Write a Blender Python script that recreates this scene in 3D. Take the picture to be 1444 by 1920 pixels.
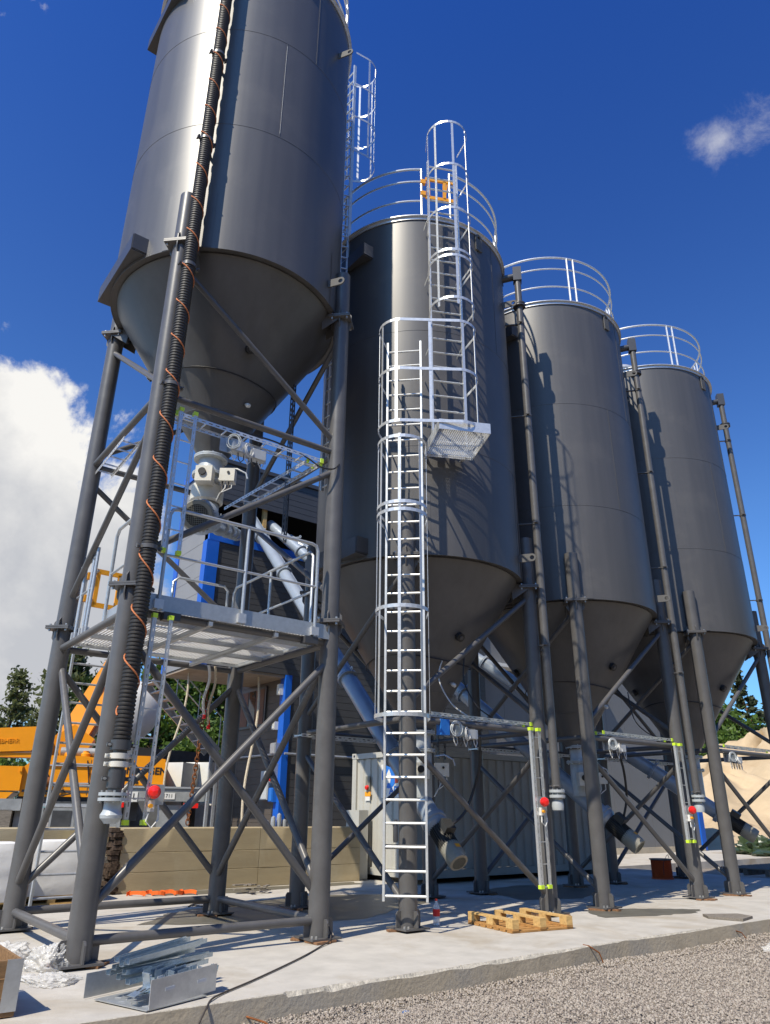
import bpy, math, random
import numpy as np
from mathutils import Vector, Matrix
random.seed(7); rng = np.random.default_rng(11)
for o in list(bpy.data.objects): bpy.data.objects.remove(o)
sc = bpy.context.scene; COL = sc.collection
R_ = math.radians
# ------------------------------------------------------------------ camera
PITCH, ROLL, YAW = R_(22.546), R_(0.515), R_(37.436)
fw = Vector((math.sin(YAW)*math.cos(PITCH), math.cos(YAW)*math.cos(PITCH), math.sin(PITCH)))
rt = Vector((math.cos(YAW), -math.sin(YAW), 0)); up = rt.cross(fw)
cr = rt*math.cos(ROLL)+up*math.sin(ROLL); cu = -rt*math.sin(ROLL)+up*math.cos(ROLL)
cd = bpy.data.cameras.new('camera'); cam = bpy.data.objects.new('camera', cd); COL.objects.link(cam)
cam.matrix_world = Matrix(((cr.x, cu.x, -fw.x, -6.6636), (cr.y, cu.y, -fw.y, -8.1425), (cr.z, cu.z, -fw.z, 1.3877), (0, 0, 0, 1)))
cd.sensor_fit = 'VERTICAL'; cd.sensor_height = 24.0; cd.lens = 1356.54/1920*24.0
cd.clip_start = 0.05; cd.clip_end = 3000
sc.camera = cam
# ------------------------------------------------------------------ sun, sky, exposure
SUN_AZ, SUN_EL = 17.5, 52.0          # heading the light travels to (from +x towards +y) and elevation
sd = Vector((math.cos(R_(SUN_EL))*math.cos(R_(SUN_AZ)), math.cos(R_(SUN_EL))*math.sin(R_(SUN_AZ)), -math.sin(R_(SUN_EL))))
sl = bpy.data.lights.new('sun', 'SUN'); sl.energy = 5.0; sl.angle = R_(0.53); sl.color = (1.0, 0.91, 0.75)
so = bpy.data.objects.new('sun', sl); COL.objects.link(so); so.rotation_euler = sd.to_track_quat('-Z', 'Y').to_euler(); so.location = (-20, -20, 40)
w = bpy.data.worlds.new('World'); sc.world = w; w.use_nodes = True
nt = w.node_tree; N = nt.nodes; L = nt.links; N.clear()
wo = N.new('ShaderNodeOutputWorld'); bg = N.new('ShaderNodeBackground'); bg.inputs[1].default_value = 0.068
sky = N.new('ShaderNodeTexSky'); sky.sky_type = 'NISHITA'; sky.sun_disc = False
sky.sun_elevation = R_(SUN_EL); sky.sun_rotation = R_(270-SUN_AZ); sky.altitude = 100; sky.air_density = 1.0; sky.dust_density = 1.2; sky.ozone_density = 2.5
gam = N.new('ShaderNodeGamma'); gam.inputs[1].default_value = 1.2
hsv = N.new('ShaderNodeHueSaturation'); hsv.inputs['Saturation'].default_value = 1.0; hsv.inputs['Value'].default_value = 0.82; hsv.inputs['Hue'].default_value = 0.51
L.new(sky.outputs[0], gam.inputs[0])
tint = N.new('ShaderNodeMix'); tint.data_type = 'RGBA'; tint.blend_type = 'MULTIPLY'; tint.inputs[0].default_value = 1.0; tint.inputs[7].default_value = (0.42, 1.04, 1.78, 1)
L.new(gam.outputs[0], tint.inputs[6]); L.new(tint.outputs[2], hsv.inputs['Color'])
tcz = N.new('ShaderNodeTexCoord'); spz = N.new('ShaderNodeSeparateXYZ'); L.new(tcz.outputs['Generated'], spz.inputs[0])
tmr = N.new('ShaderNodeMapRange'); tmr.inputs[1].default_value = 0.88; tmr.inputs[2].default_value = 0.36; L.new(spz.outputs[2], tmr.inputs[0])
tmx = N.new('ShaderNodeMix'); tmx.data_type = 'RGBA'; tmx.inputs[6].default_value = (0.34, 1.16, 2.05, 1); tmx.inputs[7].default_value = (0.98, 1.70, 2.05, 1)
L.new(tmr.outputs[0], tmx.inputs[0]); L.new(tmx.outputs[2], tint.inputs[7])
# clouds: a cumulus bank low in the sky to the left, a wisp high to the right, thin scraps along the horizon
tc = N.new('ShaderNodeTexCoord')
def wmath(op, a, b=None, clamp=False):
    n = N.new('ShaderNodeMath'); n.operation = op; n.use_clamp = clamp
    for i, s in enumerate((a, b)):
        if s is None: continue
        if hasattr(s, 'is_linked') or hasattr(s, 'links'): L.new(s, n.inputs[i])
        else: n.inputs[i].default_value = s
    return n.outputs[0]
def wnoise(scale, detail, rough, off=(0, 0, 0), dist=0.0, sz=1.0):
    m = N.new('ShaderNodeMapping'); m.inputs['Location'].default_value = off; m.inputs['Scale'].default_value = (1, 1, sz)
    L.new(tc.outputs['Generated'], m.inputs[0])
    n = N.new('ShaderNodeTexNoise'); n.inputs['Scale'].default_value = scale; n.inputs['Detail'].default_value = detail; n.inputs['Roughness'].default_value = rough; n.inputs['Distortion'].default_value = dist
    L.new(m.outputs[0], n.inputs['Vector']); return n.outputs[0]
def wdir(px, py):
    d = fw*1356.54+cr*(px-722)+cu*(960-py); d.normalize(); return d
def lobe(px, py, inner, outer):
    d = wdir(px, py); v = N.new('ShaderNodeVectorMath'); v.operation = 'DISTANCE'; L.new(tc.outputs['Generated'], v.inputs[0]); v.inputs[1].default_value = d
    mr = N.new('ShaderNodeMapRange'); mr.inputs[1].default_value = outer; mr.inputs[2].default_value = inner; mr.inputs[3].default_value = 0; mr.inputs[4].default_value = 1
    L.new(v.outputs['Value'], mr.inputs[0]); return mr.outputs[0]
def wramp(sock, a, b):
    mr = N.new('ShaderNodeMapRange'); mr.interpolation_type = 'SMOOTHSTEP'; mr.inputs[1].default_value = a; mr.inputs[2].default_value = b; L.new(sock, mr.inputs[0]); return mr.outputs[0]
puff = wnoise(5.5, 12, 0.62, (1.3, 0.2, 2.1), 0.15)
lb = wmath('MAXIMUM', wmath('MAXIMUM', lobe(60, 770, 0.0, 0.105), lobe(-110, 1080, 0.1, 0.36)), wmath('MAXIMUM', lobe(-560, 1000, 0.12, 0.45), lobe(60, 1020, 0.02, 0.20)))
bank = wramp(wmath('ADD', wmath('MULTIPLY', lb, 0.95), wmath('MULTIPLY', wmath('SUBTRACT', puff, 0.5), 1.9)), 0.34, 0.52)
wisp_n = wnoise(16, 9, 0.66, (4.3, 1.2, 0.1), 0.3)
wl = wmath('MAXIMUM', lobe(1420, 225, 0.0, 0.075), lobe(1352, 262, 0.0, 0.06))
wisp = wmath('MULTIPLY', wramp(wmath('ADD', wmath('MULTIPLY', wl, 0.7), wmath('MULTIPLY', wmath('SUBTRACT', wisp_n, 0.5), 1.5)), 0.3, 1.05), 0.5)
sepz = N.new('ShaderNodeSeparateXYZ'); L.new(tc.outputs['Generated'], sepz.inputs[0])
low = wramp(sepz.outputs[2], 0.16, 0.02)
scr = wmath('MULTIPLY', wmath('MULTIPLY', wramp(wnoise(4.0, 8, 0.6, (7, 3, 0), 0.2, 3.0), 0.5, 0.7), low), 0.55)
mask = wmath('MAXIMUM', wmath('MAXIMUM', bank, wisp), scr)
sh = wnoise(3.6, 8, 0.6, (0.3, 5.2, 1.7), 0.25)
cr1 = N.new('ShaderNodeValToRGB'); cr1.color_ramp.elements[0].position = 0.36; cr1.color_ramp.elements[0].color = (7.0, 7.2, 7.7, 1); cr1.color_ramp.elements[1].position = 0.62; cr1.color_ramp.elements[1].color = (12.0, 11.8, 11.4, 1)
sh2 = wmath('ADD', sh, wmath('MULTIPLY', wmath('SUBTRACT', sepz.outputs[2], 0.40), 0.75))
L.new(sh2, cr1.inputs[0])
mx = N.new('ShaderNodeMix'); mx.data_type = 'RGBA'; L.new(mask, mx.inputs[0]); L.new(hsv.outputs[0], mx.inputs[6]); L.new(cr1.outputs[0], mx.inputs[7])
L.new(mx.outputs[2], bg.inputs[0]); L.new(bg.outputs[0], wo.inputs[0])
sc.view_settings.view_transform = 'Standard'; sc.view_settings.look = 'None'; sc.view_settings.gamma = 1.0; sc.view_settings.use_curve_mapping = False
sc.view_settings.exposure = 0.22
sc.render.engine = 'CYCLES'; sc.cycles.max_bounces = 6; sc.cycles.diffuse_bounces = 2

# ------------------------------------------------------------------ materials
MATS = {}
def mat(name, col, rough=0.5, metal=0.0, var=0.12, vs=4.0, bump=0.0, bs=60.0, spec=0.5, col2=None, stain=None, trans=0.0, alpha=1.0, emit=0, rvar=0.0, coat=0.0, sx=(1, 1, 1)):
    m = bpy.data.materials.new(name); m.use_nodes = True; t = m.node_tree; n = t.nodes; l = t.links
    b = n['Principled BSDF']; b.inputs['Roughness'].default_value = rough; b.inputs['Metallic'].default_value = metal; b.inputs['Specular IOR Level'].default_value = spec
    c = n.new('ShaderNodeTexCoord'); mp = n.new('ShaderNodeMapping'); mp.inputs['Scale'].default_value = sx; l.new(c.outputs['Object'], mp.inputs[0])
    nz = n.new('ShaderNodeTexNoise'); nz.inputs['Scale'].default_value = vs; nz.inputs['Detail'].default_value = 7; nz.inputs['Roughness'].default_value = 0.62; l.new(mp.outputs[0], nz.inputs['Vector'])
    r = n.new('ShaderNodeValToRGB'); e = r.color_ramp.elements; e[0].position = 0.3; e[1].position = 0.7
    e[0].color = (*[x*(1-var) for x in col], 1); e[1].color = (*(col2 or [x*(1+var) for x in col]), 1)
    l.new(nz.outputs[0], r.inputs[0]); out = r.outputs[0]
    if stain:      # (colour, scale, lo, hi)
        n2 = n.new('ShaderNodeTexNoise'); n2.inputs['Scale'].default_value = stain[1]; n2.inputs['Detail'].default_value = 8; n2.inputs['Roughness'].default_value = 0.65; n2.inputs['Distortion'].default_value = 0.4; l.new(c.outputs['Object'], n2.inputs['Vector'])
        mr = n.new('ShaderNodeMapRange'); mr.inputs[1].default_value = stain[2]; mr.inputs[2].default_value = stain[3]; l.new(n2.outputs[0], mr.inputs[0])
        mxx = n.new('ShaderNodeMix'); mxx.data_type = 'RGBA'; l.new(mr.outputs[0], mxx.inputs[0]); l.new(out, mxx.inputs[6]); mxx.inputs[7].default_value = (*stain[0], 1); out = mxx.outputs[2]
    l.new(out, b.inputs['Base Color'])
    if rvar:
        mr = n.new('ShaderNodeMapRange'); mr.inputs[3].default_value = rough-rvar; mr.inputs[4].default_value = rough+rvar; l.new(nz.outputs[0], mr.inputs[0]); l.new(mr.outputs[0], b.inputs['Roughness'])
    if bump:
        nb = n.new('ShaderNodeTexNoise'); nb.inputs['Scale'].default_value = bs; nb.inputs['Detail'].default_value = 5; l.new(mp.outputs[0], nb.inputs['Vector'])
        bp = n.new('ShaderNodeBump'); bp.inputs['Strength'].default_value = min(1, bump); bp.inputs['Distance'].default_value = 0.02; l.new(nb.outputs[0], bp.inputs['Height']); l.new(bp.outputs[0], b.inputs['Normal'])
    if trans: b.inputs['Transmission Weight'].default_value = trans; b.inputs['IOR'].default_value = 1.33
    if alpha < 1: b.inputs['Alpha'].default_value = alpha
    if coat: b.inputs['Coat Weight'].default_value = coat; b.inputs['Coat Roughness'].default_value = 0.12
    if emit: b.inputs['Emission Color'].default_value = (*col, 1); b.inputs['Emission Strength'].default_value = emit
    MATS[name] = m; return m
mat('silo_paint', (0.078, 0.0755, 0.0745), 0.42, 0, 0.13, 5.0, 0.03, 3, 0.65, rvar=0.06, sx=(1, 1, 0.035), stain=((0.112, 0.105, 0.098), 1.3, 0.52, 0.85))
mat('lug_paint', (0.10, 0.098, 0.096), 0.75, 0, 0.12, 9)
mat('leg_paint', (0.100, 0.097, 0.096), 0.36, 0, 0.12, 5, 0.02, 30, 0.5, rvar=0.07, stain=((0.13, 0.125, 0.12), 3.5, 0.6, 0.85))
mat('dark_paint', (0.06, 0.061, 0.066), 0.34, 0, 0.1, 8, 0.02, 40)
mat('galv', (0.50, 0.52, 0.53), 0.38, 0.6, 0.08, 28, 0.03, 120, rvar=0.1)
mat('galv_deck', (0.80, 0.81, 0.82), 0.5, 0.25, 0.05, 22)
mat('motor_cover', (0.25, 0.24, 0.195), 0.42, 0, 0.08, 10)
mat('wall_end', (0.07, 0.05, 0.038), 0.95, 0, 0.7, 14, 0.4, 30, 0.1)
mat('galv_bright', (0.66, 0.665, 0.66), 0.36, 0.55, 0.08, 22, 0.03, 120, rvar=0.08)
mat('galv_dull', (0.42, 0.44, 0.46), 0.5, 0.45, 0.15, 20, 0.04, 100)
mat('alu', (0.66, 0.67, 0.66), 0.42, 0.6, 0.12, 14, 0.02, 80)
mat('bolt_zinc', (0.62, 0.62, 0.6), 0.35, 0.8)
mat('seam', (0.068, 0.068, 0.072), 0.5, 0, 0.1, 20)
mat('chalk', (0.62, 0.6, 0.56), 0.9, 0, 0.3, 60)
mat('rubber', (0.022, 0.019, 0.016), 0.55, 0, 0.3, 12, 0.05, 80)
mat('rope_orange', (0.52, 0.17, 0.06), 0.8, 0, 0.55, 70)
mat('rope_beige', (0.52, 0.44, 0.32), 0.85, 0, 0.25, 30)
mat('concrete', (0.455, 0.425, 0.375), 0.88, 0, 0.13, 2.6, 0.16, 45, 0.25, stain=((0.33, 0.275, 0.20), 0.7, 0.50, 0.74))
mat('kerb_concrete', (0.48, 0.41, 0.30), 0.9, 0, 0.16, 2.4, 0.25, 28, 0.2, stain=((0.36, 0.34, 0.30), 1.2, 0.5, 0.75))
mat('wet', (0.13, 0.12, 0.095), 0.42, 0, 0.2, 2.5, 0.06, 40, 0.5)
mat('rough_concrete', (0.42, 0.385, 0.32), 0.95, 0, 0.3, 14, 0.8, 40, 0.2)
mat('wall_concrete', (0.40, 0.325, 0.205), 0.88, 0, 0.14, 1.1, 0.15, 20, 0.2, sx=(0.6, 0.6, 3.0), stain=((0.47, 0.41, 0.29), 0.8, 0.5, 0.75))
mat('rust', (0.20, 0.075, 0.028), 0.9, 0, 0.5, 16, 0.3, 60, 0.2)
mat('rust_shim', (0.24, 0.13, 0.07), 0.9, 0, 0.5, 25, 0.3, 80, 0.2)
mat('lime', (0.62, 0.85, 0.05), 0.45, 0, 0.05)
mat('red_plastic', (0.75, 0.02, 0.015), 0.22, 0, 0.05, spec=0.6)
mat('white_plastic', (0.68, 0.67, 0.63), 0.4, 0, 0.06)
mat('grey_plastic', (0.45, 0.47, 0.48), 0.45, 0, 0.06)
mat('black_plastic', (0.014, 0.014, 0.016), 0.42, 0, 0.1)
mat('blue_plastic', (0.02, 0.16, 0.55), 0.4, 0, 0.06)
mat('cream_paint', (0.62, 0.6, 0.53), 0.42, 0, 0.08, 8, 0.02, 40)
mat('valve_grey', (0.44, 0.47, 0.48), 0.38, 0.1, 0.08, 10, 0.02, 40)
mat('motor_grey', (0.20, 0.20, 0.165), 0.42, 0, 0.1, 10, 0.02, 40)
mat('motor_dark', (0.035, 0.035, 0.033), 0.5, 0, 0.1)
mat('conv_paint', (0.30, 0.345, 0.40), 0.3, 0.1, 0.08, 4, 0.02, 30, coat=0.25)
mat('conv_white', (0.62, 0.63, 0.62), 0.4, 0, 0.06)
mat('yellow', (0.78, 0.33, 0.015), 0.42, 0, 0.06, 8)
mat('forest', (0.035, 0.055, 0.02), 0.9, 0, 0.6, 0.25, col2=(0.07, 0.10, 0.03))  # dark green of the added slope that blocks low sky light
mat('crane_yellow', (0.82, 0.30, 0.005), 0.36, 0, 0.05, 3, coat=0.3, stain=((0.62, 0.27, 0.02), 1.4, 0.58, 0.85))
mat('crane_dark', (0.05, 0.052, 0.055), 0.55, 0, 0.3, 4)
mat('crane_grey', (0.30, 0.31, 0.31), 0.5, 0.2, 0.2, 5)
mat('tyre', (0.02, 0.02, 0.021), 0.8, 0, 0.2, 10)
mat('white_paint', (0.72, 0.71, 0.67), 0.5, 0, 0.06)
mat('text_black', (0.012, 0.012, 0.012), 0.5)
mat('text_red', (0.70, 0.09, 0.03), 0.5)
mat('text_blue', (0.02, 0.17, 0.60), 0.5)
mat('container_paint', (0.44, 0.43, 0.385), 0.55, 0, 0.08, 2, 0.02, 20, stain=((0.36, 0.32, 0.26), 2.2, 0.6, 0.85))
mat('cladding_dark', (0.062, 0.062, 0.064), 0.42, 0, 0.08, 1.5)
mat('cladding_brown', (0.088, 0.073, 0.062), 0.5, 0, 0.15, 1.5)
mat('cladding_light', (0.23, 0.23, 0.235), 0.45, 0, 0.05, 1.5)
mat('warehouse_grey', (0.17, 0.168, 0.168), 0.5, 0, 0.05, 0.8)
mat('trim_blue', (0.006, 0.10, 0.50), 0.4, 0, 0.06)
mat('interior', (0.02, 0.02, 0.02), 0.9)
mat('soffit', (0.30, 0.235, 0.17), 0.7, 0, 0.2, 3)
mat('glass', (0.05, 0.05, 0.05), 0.05, 0, 0.1, 2, spec=0.8)
mat('brown_blind', (0.16, 0.07, 0.04), 0.6, 0, 0.2, 3)
mat('pallet_wood', (0.56, 0.36, 0.14), 0.7, 0, 0.25, 7, 0.12, 50, 0.3, sx=(1, 5, 5))
mat('pallet_dark', (0.40, 0.21, 0.07), 0.75, 0, 0.3, 7, 0.12, 50, 0.3, sx=(1, 5, 5))
mat('old_wood', (0.20, 0.175, 0.145), 0.85, 0, 0.35, 9, 0.3, 40, 0.2, sx=(1, 8, 8))
mat('crate_wood', (0.24, 0.14, 0.065), 0.75, 0, 0.4, 5, 0.2, 40, 0.3, sx=(1, 6, 6))
mat('film', (0.78, 0.76, 0.71), 0.14, 0, 0.08, 8, 0.3, 22, 0.6, alpha=0.5)
mat('bag_white', (0.72, 0.71, 0.69), 0.7, 0, 0.06, 3, 0.3, 7)
mat('clear_plastic', (0.86, 0.89, 0.90), 0.08, 0, 0.02, spec=0.6, alpha=0.42)
mat('bottle_label', (0.62, 0.01, 0.015), 0.4, 0, 0.05)
mat('galv_tray', (0.46, 0.54, 0.60), 0.24, 0.75, 0.15, 18, 0.03, 90)
mat('spool_red', (0.62, 0.10, 0.02), 0.65, 0, 0.3, 22, 0.3, 60, sx=(1, 1, 9))
mat('tarp', (0.035, 0.055, 0.022), 0.33, 0, 0.3, 6, 0.1, 20)
mat('strap_orange', (0.85, 0.14, 0.015), 0.7, 0, 0.15, 20)
mat('cable_dark', (0.055, 0.045, 0.038), 0.6)
mat('cable_white', (0.62, 0.62, 0.6), 0.5)
mat('bark', (0.11, 0.075, 0.05), 0.9, 0, 0.4, 8, 0.4, 20, 0.2)
mat('pine_bark', (0.30, 0.14, 0.07), 0.9, 0, 0.4, 8, 0.4, 20, 0.2)
mat('leaf_green', (0.085, 0.16, 0.022), 0.5, 0, 0.5, 0.7, col2=(0.16, 0.25, 0.04))
mat('leaf_dark', (0.05, 0.09, 0.02), 0.55, 0, 0.5, 0.7, col2=(0.10, 0.155, 0.035))
mat('leaf_birch', (0.12, 0.145, 0.045), 0.5, 0, 0.5, 0.7, col2=(0.19, 0.21, 0.075))
mat('leaf_pine', (0.05, 0.075, 0.03), 0.6, 0, 0.5, 0.7, col2=(0.085, 0.10, 0.04))
mat('sand', (0.50, 0.38, 0.235), 0.95, 0, 0.14, 0.5, 0.3, 5, 0.1, stain=((0.40, 0.29, 0.17), 0.25, 0.5, 0.7))
mat('yard', (0.22, 0.20, 0.175), 0.95, 0, 0.3, 2.0, 0.4, 20, 0.1)
mat('blue_rag', (0.02, 0.12, 0.35), 0.8)
for nm_ in ('leaf_green', 'leaf_dark', 'leaf_birch', 'leaf_pine'):
    t_ = MATS[nm_].node_tree; b_ = t_.nodes['Principled BSDF']; tr_ = t_.nodes.new('ShaderNodeBsdfTranslucent'); ms_ = t_.nodes.new('ShaderNodeMixShader'); ms_.inputs[0].default_value = 0.4
    src_ = b_.inputs['Base Color'].links[0].from_socket; t_.links.new(src_, tr_.inputs[0]); t_.links.new(b_.outputs[0], ms_.inputs[1]); t_.links.new(tr_.outputs[0], ms_.inputs[2]); t_.links.new(ms_.outputs[0], t_.nodes['Material Output'].inputs[0])
# gravel: voronoi pebbles, pinkish grey
def gravel_mat():
    m = bpy.data.materials.new('gravel'); m.use_nodes = True; t = m.node_tree; n = t.nodes; l = t.links; b = n['Principled BSDF']; b.inputs['Roughness'].default_value = 0.92; b.inputs['Specular IOR Level'].default_value = 0.2
    c = n.new('ShaderNodeTexCoord'); v = n.new('ShaderNodeTexVoronoi'); v.inputs['Scale'].default_value = 62; l.new(c.outputs['Object'], v.inputs['Vector'])
    r = n.new('ShaderNodeValToRGB'); e = r.color_ramp.elements; e[0].color = (0.185, 0.16, 0.135, 1); e[1].color = (0.40, 0.355, 0.30, 1)
    s = n.new('ShaderNodeSeparateColor'); l.new(v.outputs['Color'], s.inputs[0]); l.new(s.outputs[0], r.inputs[0])
    nz = n.new('ShaderNodeTexNoise'); nz.inputs['Scale'].default_value = 0.7; nz.inputs['Detail'].default_value = 5; l.new(c.outputs['Object'], nz.inputs['Vector'])
    mx_ = n.new('ShaderNodeMix'); mx_.data_type = 'RGBA'; mx_.blend_type = 'MULTIPLY'; mx_.inputs[0].default_value = 0.6; l.new(r.outputs[0], mx_.inputs[6]); 
    r2 = n.new('ShaderNodeValToRGB'); r2.color_ramp.elements[0].position = 0.3; r2.color_ramp.elements[0].color = (0.7, 0.66, 0.62, 1); r2.color_ramp.elements[1].position = 0.7; r2.color_ramp.elements[1].color = (1.1, 1.05, 1, 1); l.new(nz.outputs[0], r2.inputs[0]); l.new(r2.outputs[0], mx_.inputs[7])
    l.new(mx_.outputs[2], b.inputs['Base Color'])
    bp = n.new('ShaderNodeBump'); bp.invert = True; bp.inputs['Strength'].default_value = 0.9; bp.inputs['Distance'].default_value = 0.015; l.new(v.outputs['Distance'], bp.inputs['Height']); l.new(bp.outputs[0], b.inputs['Normal'])
    MATS['gravel'] = m
gravel_mat()
def stone_mat():
    m = bpy.data.materials.new('stone'); m.use_nodes = True; t = m.node_tree; n = t.nodes; l = t.links; b = n['Principled BSDF']; b.inputs['Roughness'].default_value = 0.9; b.inputs['Specular IOR Level'].default_value = 0.25
    g = n.new('ShaderNodeNewGeometry'); r = n.new('ShaderNodeValToRGB'); e = r.color_ramp.elements; e[0].color = (0.185, 0.16, 0.135, 1); e[1].color = (0.40, 0.355, 0.30, 1)
    x = e.new(0.5); x.color = (0.325, 0.28, 0.232, 1); x = e.new(0.1); x.color = (0.17, 0.145, 0.125, 1); x = e.new(0.2); x.color = (0.30, 0.25, 0.21, 1)
    l.new(g.outputs['Random Per Island'], r.inputs[0]); l.new(r.outputs[0], b.inputs['Base Color']); MATS['stone'] = m
stone_mat()

# ------------------------------------------------------------------ mesh builder
def V(*a): return Vector(a)
def frame(d):
    d = d.normalized(); a = Vector((0, 0, 1)) if abs(d.z) < 0.95 else Vector((1, 0, 0))
    x = a.cross(d).normalized(); return x, d.cross(x)
class MB:
    def __init__(s): s.v = []; s.f = []
    def add(s, vs, fs):
        b = len(s.v); s.v += [tuple(p) for p in vs]; s.f += [tuple(i+b for i in f) for f in fs]; return s
    def box(s, c, size, rz=0, ax=None):
        c = Vector(c)
        if ax is None: ax = (V(math.cos(rz), math.sin(rz), 0), V(-math.sin(rz), math.cos(rz), 0), V(0, 0, 1))
        hx, hy, hz = [k/2 for k in size]
        vs = [c+ax[0]*(i*hx)+ax[1]*(j*hy)+ax[2]*(k*hz) for k in (-1, 1) for j in (-1, 1) for i in (-1, 1)]
        return s.add(vs, [(0, 2, 3, 1), (4, 5, 7, 6), (0, 1, 5, 4), (2, 6, 7, 3), (0, 4, 6, 2), (1, 3, 7, 5)])
    def bar(s, p0, p1, a, b, upv=None):          # rectangular bar: a along side axis, b along 'up' axis
        p0 = Vector(p0); p1 = Vector(p1); d = (p1-p0); ln = d.length; d.normalize()
        u = Vector(upv) if upv is not None else (V(0, 0, 1) if abs(d.z) < 0.95 else V(1, 0, 0))
        u = (u-d*u.dot(d)).normalized(); x = d.cross(u)
        return s.box((p0+p1)/2, (ln, a, b), ax=(d, x, u))
    def tube(s, p0, p1, r, n=12, r2=None, caps=True):
        p0 = Vector(p0); p1 = Vector(p1); x, y = frame(p1-p0); r2 = r if r2 is None else r2
        vs = []
        for p, q in ((p0, r), (p1, r2)):
            vs += [p+x*(q*math.cos(2*math.pi*i/n))+y*(q*math.sin(2*math.pi*i/n)) for i in range(n)]
        fs = [(i, (i+1) % n, n+(i+1) % n, n+i) for i in range(n)]
        if caps: fs += [tuple(range(n-1, -1, -1)), tuple(range(n, 2*n))]
        return s.add(vs, fs)
    def path(s, pts, r, n=8, closed=False):
        pts = [Vector(p) for p in pts]; m = len(pts); vs = []; px = None
        for i, p in enumerate(pts):
            d = (pts[(i+1) % m]-pts[i-1]) if (closed or 0 < i < m-1) else (pts[1]-pts[0] if i == 0 else pts[-1]-pts[-2])
            if d.length < 1e-9: d = V(0, 0, 1)
            d.normalize()
            if px is None: x, y = frame(d)
            else:
                x = px-d*px.dot(d)
                x = x.normalized() if x.length > 1e-6 else frame(d)[0]
                y = d.cross(x)
            px = x
            vs += [p+x*(r*math.cos(2*math.pi*k/n))+y*(r*math.sin(2*math.pi*k/n)) for k in range(n)]
        fs = []
        for i in range(m if closed else m-1):
            a = i*n; b = ((i+1) % m)*n
            fs += [(a+k, a+(k+1) % n, b+(k+1) % n, b+k) for k in range(n)]
        if not closed: fs += [tuple(range(n-1, -1, -1)), tuple(range((m-1)*n, m*n))]
        return s.add(vs, fs)
    def lathe(s, prof, c=(0, 0, 0), axis=(0, 0, 1), n=32, a0=0, a1=2*math.pi, capb=False, capt=False):
        c = Vector(c); d = Vector(axis).normalized()
        if abs(d.z) > 0.999: x, y = V(1, 0, 0), V(0, 1, 0)*(1 if d.z > 0 else -1)
        else: x, y = frame(d)
        full = abs(a1-a0-2*math.pi) < 1e-6; k = n if full else n+1; vs = []
        for r, z in prof: vs += [c+d*z+x*(r*math.cos(a0+(a1-a0)*i/n))+y*(r*math.sin(a0+(a1-a0)*i/n)) for i in range(k)]
        fs = []
        for j in range(len(prof)-1):
            for i in range(n):
                i2 = (i+1) % k; fs.append((j*k+i, j*k+i2, (j+1)*k+i2, (j+1)*k+i))
        if capb: fs.append(tuple(range(k-1, -1, -1)))
        if capt: fs.append(tuple(range((len(prof)-1)*k, len(prof)*k)))
        return s.add(vs, fs)
    def prism(s, pts, ext):                      # polygon extruded by vector
        pts = [Vector(p) for p in pts]; e = Vector(ext); n = len(pts)
        fs = [tuple(range(n-1, -1, -1)), tuple(range(n, 2*n))]+[(i, (i+1) % n, n+(i+1) % n, n+i) for i in range(n)]
        return s.add(pts+[p+e for p in pts], fs)
    def sheet(s, prof, ext):                     # open polyline extruded by vector
        pts = [Vector(p) for p in prof]; e = Vector(ext); n = len(pts)
        return s.add(pts+[p+e for p in pts], [(i, i+1, n+i+1, n+i) for i in range(n-1)])
    def build(s, name, m, parent=None, origin=None, ang=35, recalc=False, **kw):
        o0 = org(parent) if parent is not None else Vector(origin or (0, 0, 0))
        me = bpy.data.meshes.new(name); me.from_pydata([(p[0]-o0.x, p[1]-o0.y, p[2]-o0.z) for p in s.v], [], s.f)
        if recalc:
            import bmesh
            bm = bmesh.new(); bm.from_mesh(me); bmesh.ops.recalc_face_normals(bm, faces=bm.faces); bm.to_mesh(me); bm.free()
        me.polygons.foreach_set('use_smooth', [True]*len(me.polygons)); me.set_sharp_from_angle(angle=R_(ang))
        me.materials.append(MATS[m] if isinstance(m, str) else m); me.update()
        ob = bpy.data.objects.new(name, me); COL.objects.link(ob)
        if parent is not None: ob.parent = parent
        else: ob.location = o0
        tag(ob, **kw); return ob
def tag(o, label=None, cat=None, group=None, kind=None):
    if label: o['label'] = label
    if cat: o['category'] = cat
    if group: o['group'] = group
    if kind: o['kind'] = kind
def org(o):
    p = Vector((0, 0, 0))
    while o is not None: p += o.location; o = o.parent
    return p
def thing(name, loc, label, cat, group=None):
    o = bpy.data.objects.new(name, None); o.empty_display_size = 0.2; COL.objects.link(o); o.location = loc; tag(o, label, cat, group); return o
def dup(o, off, parent=None):                    # a copy of a part (sharing its mesh), shifted
    c = o.copy(); COL.objects.link(c); c.parent = parent if parent is not None else o.parent; c.location = o.location+Vector(off); return c
def copy_tree(o, parent=None):
    c = o.copy(); COL.objects.link(c); c.parent = parent
    for ch in [x for x in KIDS.get(o.name, [])]: copy_tree(ch, c)
    return c
KIDS = {}
def index_kids():
    KIDS.clear()
    for o in bpy.data.objects:
        if o.parent: KIDS.setdefault(o.parent.name, []).append(o)
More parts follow.
